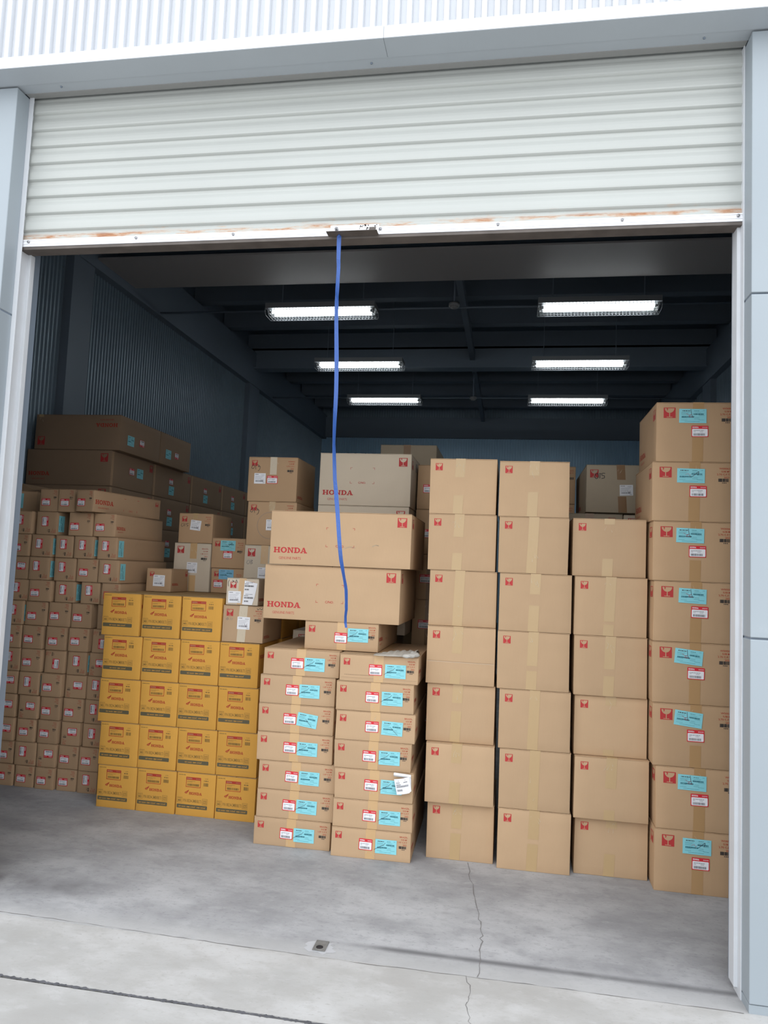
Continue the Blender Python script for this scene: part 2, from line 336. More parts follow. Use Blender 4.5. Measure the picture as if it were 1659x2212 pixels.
def address_label(w_=0.085, h=0.08, seed=1):
    W, H = w_/2, h/2; a = [(rect(-W, -H, W, H), 'white_paper', 0)]
    a += dashes(-W+w_*.08, H-h*.14, w_*.30, h*.05, 'dark_ink', seed, 1) + dashes(-W+w_*.60, H-h*.18, w_*.3, h*.04, 'grey_ink', seed+3, 1)
    for k in range(4): a += dashes(-W+w_*.08, H-h*(.30+.1*k), w_*(.75-.1*k), h*.022, 'grey_ink', seed+k, 1)
    a += barcode(-W+w_*.12, -H+h*.18, w_*.72, h*.14, 'grey_ink', 26, seed, 1) + dashes(W-w_*.25, -H+h*.08, w_*.18, h*.04, 'grey_ink', seed, 1)
    a += curve([(W*.2, -H*.1), (W*.4, -H*.55), (W*.55, -H*.1)], .0022, 'pen_ink', 2)
    return a

# ------------------------------------------------------------------ cartons
CF = 0
class Carton:
    """w along X, d along Y (from the front at y=0), h along Z; local origin at the front bottom centre"""
    def __init__(s, name, w_, d, h, board, loc, rz, label, cat, group, bulge=0.003, hidden=False, rot=None):
        s.w, s.d, s.h, s.board = w_, d, h-0.0015, board
        s.e = thing(name, loc, label, cat, group, rz)
        if rot: s.e.rotation_euler = rot
        s.b = bulge; r = random.Random(hash((round(loc[0], 3), round(loc[2], 3), round(w_, 3))) & 0xffff); s.r = r
        j = 0.0022
        s.j = [[[Vector((r.uniform(-j, j), r.uniform(-j, j)*0.6, 0)) for _ in (0, 1)] for _ in (0, 1)] for _ in (0, 1)]
        s.t = 0.0045                                                 # flap thickness on top
        s.body = MB(); s.out = {}
        s.hidden = hidden
        n = 6; H = s.h-s.t
        for face in ('front', 'right', 'left', 'top', 'back', 'bottom'):
            A, B = s.dim(face)
            g = [[s.P(face, A*i/n, B*k/n) for i in range(n+1)] for k in range(n+1)]
            vs_ = [p for row in g for p in row]
            fs = [(k*(n+1)+i, k*(n+1)+i+1, (k+1)*(n+1)+i+1, (k+1)*(n+1)+i) for k in range(n) for i in range(n)]
            s.body.faces(vs_, fs, board, True)
    def dim(s, f):
        H = s.h-s.t
        return {'front': (s.w, H), 'back': (s.w, H), 'right': (s.d, H), 'left': (s.d, H), 'top': (s.w, s.d), 'bottom': (s.w, s.d)}[f]
    def P(s, f, a, b, eps=0.0):
        A, B = s.dim(f); u, v = a/A, b/B; H = s.h-s.t; W = s.w/2
        if f == 'front': p = Vector((-W+a, 0, b)); n = Vector((0, -1, 0))
        elif f == 'back': p = Vector((W-a, s.d, b)); n = Vector((0, 1, 0))
        elif f == 'right': p = Vector((W, a, b)); n = Vector((1, 0, 0))
        elif f == 'left': p = Vector((-W, s.d-a, b)); n = Vector((-1, 0, 0))
        elif f == 'top': p = Vector((-W+a, b, H)); n = Vector((0, 0, 1))
        else: p = Vector((-W+a, s.d-b, 0)); n = Vector((0, 0, -1))
        fx, fy, fz = min(1, max(0, (p.x+W)/s.w)), min(1, max(0, p.y/s.d)), min(1, max(0, p.z/H))
        q = Vector((0, 0, 0))
        for i in (0, 1):
            for k in (0, 1):
                for l in (0, 1): q += s.j[i][k][l]*((fx if i else 1-fx)*(fy if k else 1-fy)*(fz if l else 1-fz))
        bl = 0 if f in ('top', 'bottom', 'back') else s.b*16*max(0, u*(1-u))*max(0, v*(1-v))
        return p+q+n*(bl+eps)
    def put(s, mb, face, art, a=0.0, b=0.0, rot=0.0, sc=1.0, base=0.0009):
        for pts, m, l in shift(art, a, b, rot, sc): mb.poly([s.P(face, x, y, base+0.00035*l) for x, y in pts], m)
    def ink(s, face, art, a=0.0, b=0.0, rot=0.0, base=0.0007): s.put(s.body, face, art, a, b, rot, 1.0, base)
    def part(s, name, face, art, a=0.0, b=0.0, rot=0.0, base=0.0030, label=None):
        mb = MB(); s.put(mb, face, art, a, b, rot, 1.0, base); o = mb.build(name, s.e)
        if label: o['label'] = label
        return o
    def tape(s, x, up=None, down=None, full=False, wd=0.05, m='tan_tape', face='front', skew=0.0, over=0.0):
        mb = MB(); A, B = s.dim(face); r = s.r
        def strip(b0, b1):
            nonlocal mb
            n = max(2, int((b1-b0)/0.03)); 
            for i in range(n):
                y0, y1 = b0+(b1-b0)*i/n, b0+(b1-b0)*(i+1)/n
                cx0 = x+skew*(y0/B-.5); cx1 = x+skew*(y1/B-.5)
                mb.poly([s.P(face, cx0-wd/2, y0, .0010), s.P(face, cx0+wd/2, y0, .0010), s.P(face, cx1+wd/2, y1, .0010), s.P(face, cx1-wd/2, y1, .0010)], m, True)
        if full: strip(0.002, B-0.001)
        else:
            if down:
                keep = mb; mb = MB(); strip(0.002, down); lo = mb.build('packing_tape', s.e); mb = keep
                if not up: return lo
            if up: strip(B-up, B-0.001)
        if full or up:
            v = s.h+0.0011; cx = x-s.w/2+skew*.5
            mb.poly([(cx-wd/2, -.0012, s.h-s.t-.001), (cx+wd/2, -.0012, s.h-s.t-.001), (cx+wd/2, -.0012, v), (cx-wd/2, -.0012, v)], m, True)
            mb.poly([(cx-wd/2, -.0012, v), (cx+wd/2, -.0012, v), (cx+wd/2, s.d+.001, v), (cx-wd/2, s.d+.001, v)], m, True)
            for k in range(r.choice((2, 3, 4, 5))):                      # creases in the tape near the top edge
                a0 = x+r.uniform(-.4, .4)*wd; b0 = B-r.uniform(.01, .06 if not full else B*.8); a1 = a0+r.uniform(-.02, .02); b1 = b0-r.uniform(.01, .04)
                mb.poly([s.P(face, a0, b0, .0012), s.P(face, a1-.0008, b1, .0028), s.P(face, a1+.0012, b1, .0028)], 'pale_tape')
                mb.poly([s.P(face, a0, b0, .0012), s.P(face, a1+.0012, b1, .0028), s.P(face, a1+.0018, b1, .0012)], 'pale_tape')
        return mb.build('packing_tape', s.e)
    def finish(s, flaps=True):
        o = s.body.build('carton_body', s.e, bevel=0.0025, merge=False)
        me = o.data; bm = bmesh.new(); bm.from_mesh(me)
        k = me.materials.find(MAT[s.board].name)
        bmesh.ops.remove_doubles(bm, verts=[v for v in bm.verts if v.link_faces and all(f.material_index == k and f.smooth for f in v.link_faces)], dist=1e-5)
        bm.to_mesh(me); bm.free()
        if flaps:
            W = s.w/2; g = 0.0015
            for x0, x1 in ((-W-.0005, -g), (g, W+.0005)):
                mb = MB(); dz = s.r.uniform(0, .0006)
                mb.box(x0, x1, -.0008, s.d+.0008, s.h-s.t+.0006, s.h-dz*.5, 'ochre_board' if s.board == 'yellow_board' else s.board); mb.build('top_flap', s.e, bevel=0.0012)
        else:
            mb = MB(); mb.box(-s.w/2, s.w/2, 0, s.d, s.h-s.t, s.h, s.board); mb.build('lid_panel', s.e)
        return s.e

ORD = ['bottom', 'second', 'third', 'fourth', 'fifth', 'sixth', 'seventh', 'eighth', 'ninth', 'tenth', 'eleventh', 'twelfth', 'thirteenth']
def vol_text(c, first, vol, cft, year, a1, b1, lh=0.0175, sc=1.0, cap=True, bc='dark_ink'):
    """the red weight block at upper right; a1, b1 = its upper right corner"""
    a = []
    for k, (t, w_, x) in enumerate(((first, .062, 0), (vol, .045, -.004), (cft, .070, -.004), (year, .030, -.006))):
        a += text(t, (a1-w_*sc+x), b1-lh*k-.011*sc, w_*sc, .0105*sc, 'rust_red_ink', 0, 0.008, -0.12)
    y = b1-lh*4-.014*sc
    a += barcode(a1-.062*sc-.004, y, .058*sc, .019*sc, bc, 18, 5, 0, 0.7)
    a += dashes(a1-.045*sc, y-.009*sc, .026*sc, .005*sc, bc, 3)
    c.ink('front', a)

# ================================================================== SETTING
XL, XR, YB = -4.6, 3.1, 17.3            # inner faces of the hall
OL, OR, YS = -2.686, 1.02, 3.52         # shutter opening and its plane
YF = 3.40                               # front of the frame
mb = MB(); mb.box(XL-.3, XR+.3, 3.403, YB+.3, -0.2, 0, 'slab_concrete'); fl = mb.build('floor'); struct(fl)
cr = MB()
def ribbon(mbx, pts, wd, m, z=0.0012, seed=1, jit=0.5, sub=6, jx=0.004):
    r = random.Random(seed); P = []
    for (ax, ay), (bx, by) in zip(pts, pts[1:]):
        for k in range(sub): t = k/sub; P.append((ax+(bx-ax)*t+r.uniform(-jx, jx), ay+(by-ay)*t+r.uniform(-jx, jx)))
    P.append(pts[-1])
    L_ = []
    for i, p in enumerate(P):
        q = P[min(i+1, len(P)-1)]; o_ = P[max(i-1, 0)]; dx, dy = q[0]-o_[0], q[1]-o_[1]; l = math.hypot(dx, dy) or 1
        ww = wd/2*(1+r.uniform(-jit, jit)); L_.append(((p[0]-dy/l*ww, p[1]+dx/l*ww, z), (p[0]+dy/l*ww, p[1]-dx/l*ww, z)))
    for a, b in zip(L_, L_[1:]): mbx.poly([a[0], a[1], b[1], b[0]], m)
ribbon(cr, [(-.194, 4.68), (-.154, 4.314), (-.101, 3.959), (-.083, 3.791), (-.085, 3.611), (-.088, 3.405)], .0036, 'crack_dark', seed=3, jx=.010)
o = cr.build('floor_crack', fl)
def crack_stain():
    s = MB(); ribbon(s, [(-.19, 4.6), (-.13, 4.1), (-.09, 3.8), (-.09, 3.66)], .05, 'blotch_dark', z=.0006, seed=5, jx=.01)
    return s
ap = MB(); ap.box(-9, 9, 2.931, 3.402, -0.2, 0.0, 'apron_concrete')
ap.box(-9, 9, -9, 2.913, -0.2, 0.0, 'apron_concrete'); ap.box(-9, 9, 2.90, 3.41, -0.24, -0.018, 'joint_dark')
apo = ap.build('concrete_apron'); struct(apo)
cr = MB(); ribbon(cr, [(-.133, 3.398), (-.107, 3.277), (-.120, 3.183), (-.102, 3.06), (-.11, 2.93)], .0032, 'crack_dark', z=.0004, seed=8, jx=.006)
ribbon(cr, [(-3.5, 3.425), (-2.6, 3.423), (-2.1, 3.421), (-1.4, 3.402), (-.6, 3.392), (.17, 3.405), (1.0, 3.40)], .0024, 'crack_dark', z=.0013, seed=9, sub=14, jit=.95, jx=.003)
cr.build('apron_crack', apo)
cr = MB()
ribbon(cr, [(-6, 2.926), (-2.04, 2.924), (-.7, 2.918), (4, 2.916)], .013, 'joint_dark', z=.0016, seed=11, sub=150, jit=.7, jx=.0025)
cr.build('expansion_joint', apo)
# drain in the slab
dr = thing('floor_drain', (-.812, 3.49, 0), 'small square iron drain with a dark hole in the concrete by the threshold', 'drain')
mb = MB(); mb.box(-.030, .030, -.045, .045, .001, .006, 'drain_iron'); mb.build('cover_plate', dr, bevel=.001)
mb = MB()
for i in range(16):
    a0, a1 = 2*PI*i/16, 2*PI*(i+1)/16
    mb.poly([(.017*math.cos(a0), -.022+.017*math.sin(a0), .0066), (.017*math.cos(a1), -.022+.017*math.sin(a1), .0066), (0, -.022, .0066)], 'marker_ink')
    mb.poly([(.026*math.cos(a0), -.022+.026*math.sin(a0), .0062), (.026*math.cos(a1), -.022+.026*math.sin(a1), .0062), (.017*math.cos(a1), -.022+.017*math.sin(a1), .0080), (.017*math.cos(a0), -.022+.017*math.sin(a0), .0080)], 'drain_iron')
mb.build('drain_hole', dr)
mb = MB(); r = random.Random(4)
ring_ = [(( .062+r.uniform(-.02, .02))*math.cos(t*PI/10)*1.1, -.01+(.055+r.uniform(-.015, .015))*math.sin(t*PI/10)) for t in range(20)]
mb.poly([(a, b, .0008) for a, b in ring_], 'mortar_pale'); mb.build('mortar_patch', dr)

# frame of the doorway: pillars, soffit, fascia, cladding
def corr(mbx, p0, p1, z0, z1, pitch, depth, nrm, m, flat=0.5):
    """vertical ribbed sheet from p0 to p1, ribs standing out along nrm"""
    p0, p1, nrm = Vector(p0), Vector(p1), Vector(nrm); L_ = (p1-p0).length; n = int(L_/pitch); d = (p1-p0)/L_
    prof = []
    for i in range(n):
        x = i*pitch
        prof += [(x, 0), (x+pitch*(.5-flat/2), 0), (x+pitch*(.5-flat/2+.08), depth), (x+pitch*(.5+flat/2-.08), depth), (x+pitch*(.5+flat/2), 0)]
    prof.append((n*pitch, 0))
    pts = [p0+d*x+nrm*y for x, y in prof]; k = len(pts)
    mbx.faces([(p.x, p.y, z0) for p in pts]+[(p.x, p.y, z1) for p in pts], [(i, i+1, k+i+1, k+i) for i in range(k-1)], m)
ZS = 4.269
for nm, x0, x1 in (('wall_front_left', -7.5, OL), ('wall_front_right', OR, 6.0)):
    mb = MB()
    zs = [0.0, 0.035, 1.526, 3.038, ZS-.002]
    for a, b in zip(zs, zs[1:]):
        if a == 0: mb.box(x0, x1, YF+.006, YS+.10, -.02, b, 'grey_cladding')
        else: mb.box(x0+(0.0 if x0 == OR else 0), x1, YF, YS+.10, a+.004, b-.004, 'grey_cladding')
    mb.box(x0+.004, x1-.004, YF+.014, YS+.09, .0, ZS-.002, 'steel_grey')
    struct(mb.build(nm, bevel=.004))
mb = MB()
for x0, x1 in ((-7.5, -.6622), (-.6598, 6.0)):
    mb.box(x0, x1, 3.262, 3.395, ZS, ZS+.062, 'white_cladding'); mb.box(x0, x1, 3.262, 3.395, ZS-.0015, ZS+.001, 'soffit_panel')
mb.box(-.664, -.658, 3.264, 3.392, ZS+.001, ZS+.060, 'soffit_panel')
mb.box(-7.5, 6.0, 3.395, 3.47, ZS+.002, ZS+.03, 'soffit_panel')
for x in (-2.45, -.75, .82): mb.tube((x, 3.43, ZS+.003), (x, 3.43, ZS-.003), .006, 'steel_grey')
struct(mb.build('trim_1'))
mb = MB(); corr(mb, (-7.5, 3.300, 0), (6.0, 3.300, 0), ZS+.05, 7.0, .0592, .024, (0, -1, 0), 'white_cladding', .55)
mb.box(-7.5, 6.0, 3.31, 3.34, ZS+.05, 7.0, 'white_cladding'); struct(mb.build('wall_front_upper'))

# roller shutter
door = bpy.data.objects.new('door_1', None); C.objects.link(door); door.location = (0, 0, 0); struct(door)
mb = MB(); p = .0955; prof = []; z = 3.513+p*8
for k in range(9):
    for dz, dy in ((0, .0), (-.14, .0), (-.22, -.0015), (-.34, -.0070), (-.46, -.0115), (-.62, -.0140), (-.82, -.0152), (-.90, -.0142), (-.95, -.0085), (-.99, -.001)):
        prof.append((z+dz*p, 3.535+dy))
    z -= p
prof += [(3.513, 3.535), (3.505, 3.533), (3.492, 3.532), (3.4895, 3.535), (3.4885, 3.526), (3.455, 3.526)]
X0, X1 = OL+.003, OR-.004; n = 20
vs_ = [(X0+(X1-X0)*i/n, y, zz) for zz, y in prof for i in range(n+1)]
fs = [((k+1)*(n+1)+i, (k+1)*(n+1)+i+1, k*(n+1)+i+1, k*(n+1)+i) for k in range(len(prof)-1) for i in range(n)]
mb.faces(vs_, fs, 'shutter_paint'); mb.build('shutter_curtain', door)
mb = MB(); mb.box(X0, X1, 3.541, 3.545, 3.46, 4.35, 'shutter_paint'); mb.build('curtain_back', door)
mb = MB(); mb.box(OL, OR, 3.47, 3.62, ZS+.032, ZS+.06, 'steel_grey'); mb.box(OL, OR, 3.47, 3.51, ZS-.001, ZS+.03, 'hood_grey'); mb.build('shutter_hood', door)
mb = MB(); mb.box(X0, X1, 3.514, 3.545, 3.424, 3.464, 'aluminium_bar'); mb.box(X0, X1, 3.511, 3.516, 3.436, 3.441, 'aluminium_bar'); mb.box(X0, X1, 3.511, 3.516, 3.455, 3.462, 'aluminium_bar'); mb.build('bottom_rail', door, bevel=.0015)
mb = MB(); mb.box(X0, X1, 3.518, 3.60, 3.408, 3.424, 'underside_brown'); mb.box(X0, X1, 3.59, 3.60, 3.424, 3.45, 'underside_brown'); mb.build('rail_foot', door, bevel=.002)
for x in (-2.63, -2.0, -1.458, -.683, -.102, .48, .995):
    mb = MB(); mb.tube((x, 3.513, 3.449), (x, 3.507, 3.449), .007, 'zinc_screw', 10); mb.build('screw', door)
mb = MB(); mb.box(-.938, -.690, 3.500, 3.512, 3.420, 3.470, 'aluminium_bar')
mb.box(-.948, -.690, 3.452, 3.512, 3.4165, 3.4195, 'underside_brown'); lk = mb.build('lock_bracket', door, bevel=.0015)
mb = MB(); mb.tube((-.905, 3.500, 3.449), (-.905, 3.490, 3.449), .010, 'zinc_screw', 6); mb.tube((-.905, 3.490, 3.449), (-.905, 3.484, 3.449), .005, 'zinc_screw', 8); mb.build('bolt', lk)
mb = MB(); mb.box(-.738, -.706, 3.498, 3.501, 3.438, 3.455, 'underside_brown'); mb.build('bolt', lk)
mb = MB(); r = random.Random(2)
for k in range(34):
    x = r.uniform(-.79, -.70); z_ = r.uniform(3.432, 3.468); s_ = r.uniform(.0015, .004)
    mb.poly([(x-s_, 3.4992, z_-s_*.6), (x+s_, 3.4992, z_-s_), (x+s_*.8, 3.4992, z_+s_), (x-s_*.7, 3.4992, z_+s_*.8)], 'underside_brown')
mb.build('rust_speck', lk)
for x0, x1, xs in ((OL, OL+.028, 1), (OR, OR-.028, -1)):             # guide channels: front lip, web, rear lip
    mb = MB()
    a, b = min(x0, x1), max(x0, x1)
    if xs > 0:
        mb.box(a, a+.006, 3.505, 3.60, .0, ZS, 'rail_white'); mb.box(a, b-.002, 3.500, 3.506, .0, ZS, 'rail_white')
        mb.box(a, b-.003, 3.585, 3.592, .0, 3.41, 'rail_white'); mb.box(b-.009, b-.003, 3.592, 3.62, .0, 3.41, 'rail_white')
    else:
        mb.box(b-.006, b, 3.505, 3.60, .0, ZS, 'rail_white'); mb.box(b-.006, b, 3.500, 3.506, .0, ZS, 'rail_white')
        mb.box(b-.020, b, 3.545, 3.552, .03, 3.41, 'rail_white'); mb.box(b-.020, b-.014, 3.552, 3.62, .03, 3.41, 'rail_white')
    mb.build('guide_rail', door, bevel=.001)

# hall shell
def hall_wall(nm, x, sgn, zt):
    mb = MB()
    for a, b in ((3.72, 6.73), (7.11, 11.97), (12.46, YB)):
        if sgn > 0: corr(mb, (x, b, 0), (x, a, 0), 0, zt, .06, .02, (1, 0, 0), 'interior_cladding')
        else: corr(mb, (x, a, 0), (x, b, 0), 0, zt, .06, .02, (-1, 0, 0), 'interior_cladding')
    a, b = (x-.35, x-.03) if sgn > 0 else (x+.03, x+.35)
    mb.box(a, b, 3.62, YB+.3, 0, 5.9, 'steel_grey')
    a, b = (x-.05, x+.12) if sgn > 0 else (x-.12, x+.05)
    mb.box(a, b, 3.72, YB, zt, 5.45, 'steel_grey')
    struct(mb.build(nm))
    for k, (a, b) in enumerate(((6.73, 7.11), (11.97, 12.46))):
        mb = MB(); u, v = (x-.05, x+.10) if sgn > 0 else (x-.10, x+.05)
        mb.box(u, v, a, b, 0, 5.0, 'steel_grey'); o = mb.build('steel_column'); struct(o)
hall_wall('wall_left', XL, 1, 4.87); hall_wall('wall_right', XR, -1, 4.93)
mb = MB(); corr(mb, (XL, YB, 0), (XR, YB, 0), 0, 4.91, .06, .02, (0, -1, 0), 'lit_back_cladding'); corr(mb, (XL, YB, 0), (XR, YB, 0), 5.39, 5.9, .06, .02, (0, -1, 0), 'interior_cladding')
mb.box(XL, XR, YB-.12, YB, 4.91, 5.39, 'steel_grey'); mb.box(XL-.3, XR+.3, YB+.02, YB+.3, 0, 5.9, 'steel_grey'); struct(mb.build('wall_back'))
mb = MB(); mb.box(XL-.3, XR+.3, 3.62, YB+.3, 5.85, 6.0, 'ceiling_grey')
for y in [4.2+1.12*k for k in range(12)]: mb.box(XL, XR, y, y+.07, 5.52, 5.75, 'ceiling_grey'); mb.box(XL, XR, y, y+.16, 5.50, 5.52, 'ceiling_grey')
struct(mb.build('ceiling'))
for y, zb, m1, wd in ((7.12, 4.97, 'beam_brown', .82), (12.05, 5.15, 'steel_grey', .25)):
    mb = MB(); mb.box(XL, XR, y, y+wd, zb, zb+.02, m1); mb.box(XL, XR, y+wd/2-.02, y+wd/2+.02, zb+.02, 5.5, 'steel_grey'); mb.box(XL, XR, y, y+wd, 5.5, 5.52, 'steel_grey'); struct(mb.build('roof_beam'))
mb = MB(); mb.box(XL-.3, OL, 3.625, 3.70, 0, 6, 'steel_grey'); mb.box(OR, XR+.3, 3.625, 3.70, 0, 6, 'steel_grey'); mb.box(OL, OR, 3.63, 3.70, 4.2, 6, 'steel_grey'); mb.box(-7.5, 6.0, 3.345, 3.40, 4.34, 7.0, 'steel_grey')
struct(mb.build('wall_front_inner'))
mb = MB(); mb.box(-.745, -.665, 7.1, YB-.1, 5.30, 5.45, 'ceiling_grey'); struct(mb.build('ridge_tie'))
for y in (8.33, 12.9):
    mb = MB(); mb.tube((XL+.03, y+.26, 4.90), (XR-.03, y+.26, 4.90), .012, 'steel_grey', 6)
    tag(mb.build('conduit_pipe'), 'thin grey conduit pipe slung under the roof %s' % ('behind the front pair of lamps' if y < 9 else 'at the rearmost pair of lamps'), 'pipe', 'conduits under the roof')
    t = thing('smoke_detector', (-.715, y, 4.80), 'round smoke detector hanging %s under the dark roof' % ('between the two front lamps' if y < 9 else 'far back between the rear lamps'), 'detector', 'smoke detectors')
    mb = MB(); mb.tube((0, 0, .02), (0, 0, .055), .062, 'plastic_white', 20); mb.tube((0, 0, 0), (0, 0, .02), .042, 'plastic_white', 20); mb.build('detector_head', t)
    mb = MB(); mb.tube((0, 0, .055), (0, 0, .50), .010, 'steel_grey', 8); mb.build('drop_rod', t)

# ================================================================== LAMPS
def lamp(x, y, label, proto=[None]):
    if proto[0] is None:
        t = thing('batten_lamp', (x, y, 4.80), label, 'lamp', 'caged ceiling lamps')
        mb = MB(); v = [(-.665, -.14, .075), (.665, -.14, .075), (.665, .14, .075), (-.665, .14, .075), (-.665, -.13, .015), (.665, -.13, .015), (.665, .13, .015), (-.665, .13, .015)]
        mb.faces(v, [(0, 1, 2, 3), (4, 7, 6, 5), (0, 4, 5, 1), (1, 5, 6, 2), (2, 6, 7, 3), (3, 7, 4, 0)], 'housing_enamel')
        mb.build('lamp_housing', t)
        for yy in (-.055, .055):
            mb = MB(); mb.tube((-.60, yy, -.012), (.60, yy, -.012), .0165, 'tube_glow', 12); tb = mb.build('lamp_tube', t)
            mb = MB()
            for xx in (-1, 1): mb.tube((.60*xx, yy, -.012), (.63*xx, yy, -.012), .0165, 'plastic_white', 10); mb.box(min(.625*xx, .645*xx), max(.625*xx, .645*xx), yy-.02, yy+.02, -.035, .02, 'plastic_white')
            mb.build('tube_cap', tb)
        mb = MB(); rw = .0022
        for yy, zz in ((-.13, -.005), (-.13, -.035), (-.10, -.065), (0, -.065), (.10, -.065), (.13, -.035), (.13, -.005)): mb.tube((-.665, yy, zz), (.665, yy, zz), rw, 'wire_white', 5, False)
        for i in range(36):
            xx = -.665+1.33*i/35; pts = [(-.13, .02), (-.13, -.035), (-.10, -.065), (.10, -.065), (.13, -.035), (.13, .02)]
            for a, b in zip(pts, pts[1:]): mb.tube((xx, a[0], a[1]), (xx, b[0], b[1]), rw, 'wire_white', 4, False)
        mb.build('wire_guard', t)
        mb = MB()
        for xx in (-.5, .5): pass
        for xx in (-.5, .5): mb = MB(); mb.tube((xx, 0, .07), (xx, 0, 1.06), .005, 'steel_grey', 6); mb.build('hanger_rod', t)
        proto[0] = t; return t
    s = proto[0]; t = s.copy(); C.objects.link(t); t.location = (x, y, 4.80); t['label'] = label
    for ch in list(s.children):
        c = ch.copy(); C.objects.link(c); c.parent = t
        for g in ch.children: d = g.copy(); C.objects.link(d); d.parent = c
    return t
for k, y in enumerate((8.38, 10.65, 12.93)):
    for x, sd in ((-2.30, 'left'), (.90, 'right')):
        lamp(x, y, 'lit twin-tube ceiling lamp in a wire cage, %s one of the %s pair' % (sd, ('front', 'middle', 'rearmost')[k]))

# ================================================================== CARTONS
COL1 = [[-0.517, -0.094, 2.125, 2.48], [-0.514, -0.088, 1.768, 2.125], [-0.493, -0.075, 1.419, 1.768], [-0.496, -0.074, 1.063, 1.419], [-0.484, -0.064, 0.707, 1.063], [-0.475, -0.057, 0.346, 0.707], [-0.459, -0.048, 0.0, 0.346]]
COL2 = [[-0.076, 0.35, 2.117, 2.465], [-0.069, 0.353, 1.767, 2.117], [-0.056, 0.378, 1.413, 1.767], [-0.058, 0.373, 1.062, 1.413], [-0.038, 0.386, 0.706, 1.062], [-0.026, 0.395, 0.354, 0.706], [-0.027, 0.401, 0.0, 0.354]]
COL3 = [[0.381, 0.812, 1.767, 2.122], [0.396, 0.822, 1.41, 1.767], [0.4, 0.826, 1.052, 1.41], [0.411, 0.832, 0.697, 1.052], [0.417, 0.844, 0.335, 0.697], [0.428, 0.849, 0.0, 0.335]]
COL4 = [[0.844, 1.291, 2.465, 2.823], [0.825, 1.273, 2.111, 2.465], [0.834, 1.281, 1.759, 2.111], [0.84, 1.286, 1.407, 1.759], [0.838, 1.29, 1.054, 1.407], [0.844, 1.293, 0.698, 1.054], [0.867, 1.314, 0.347, 0.698], [0.861, 1.294, 0.0, 0.347]]
MS1 = [[-1.535, -1.041, 1.057, 1.226], [-1.55, -1.061, 0.877, 1.057], [-1.551, -1.062, 0.699, 0.877], [-1.55, -1.059, 0.521, 0.699], [-1.53, -1.035, 0.345, 0.521], [-1.532, -1.04, 0.172, 0.345], [-1.542, -1.051, 0.0, 0.172]]
MS2 = [[-1.025, -0.531, 1.056, 1.223], [-1.039, -0.554, 0.878, 1.056], [-1.033, -0.54, 0.7, 0.878], [-1.034, -0.555, 0.528, 0.7], [-1.023, -0.538, 0.346, 0.528], [-1.026, -0.536, 0.176, 0.346], [-1.027, -0.538, 0.0, 0.176]]
YEL = [[1.0, 1.0, -2.888, -2.599, 1.204, 1.508], [1.0, 2.0, -2.582, -2.293, 1.204, 1.508], [1.0, 3.0, -2.282, -1.986, 1.204, 1.508], [2.0, 1.0, -2.866, -2.571, 0.898, 1.204], [2.0, 2.0, -2.565, -2.281, 0.898, 1.204], [2.0, 3.0, -2.275, -1.985, 0.898, 1.204], [2.0, 4.0, -1.979, -1.694, 0.898, 1.204], [3.0, 1.0, -2.867, -2.56, 0.594, 0.898], [3.0, 2.0, -2.554, -2.272, 0.594, 0.898], [3.0, 3.0, -2.266, -1.978, 0.594, 0.898], [3.0, 4.0, -1.972, -1.685, 0.594, 0.898], [4.0, 1.0, -2.84, -2.548, 0.294, 0.594], [4.0, 2.0, -2.542, -2.257, 0.294, 0.594], [4.0, 3.0, -2.251, -1.966, 0.294, 0.594], [4.0, 4.0, -1.96, -1.67, 0.294, 0.594], [5.0, 1.0, -2.836, -2.54, 0.0, 0.294], [5.0, 2.0, -2.534, -2.245, 0.0, 0.294], [5.0, 3.0, -2.24, -1.954, 0.0, 0.294], [5.0, 4.0, -1.949, -1.664, 0.0, 0.294]]
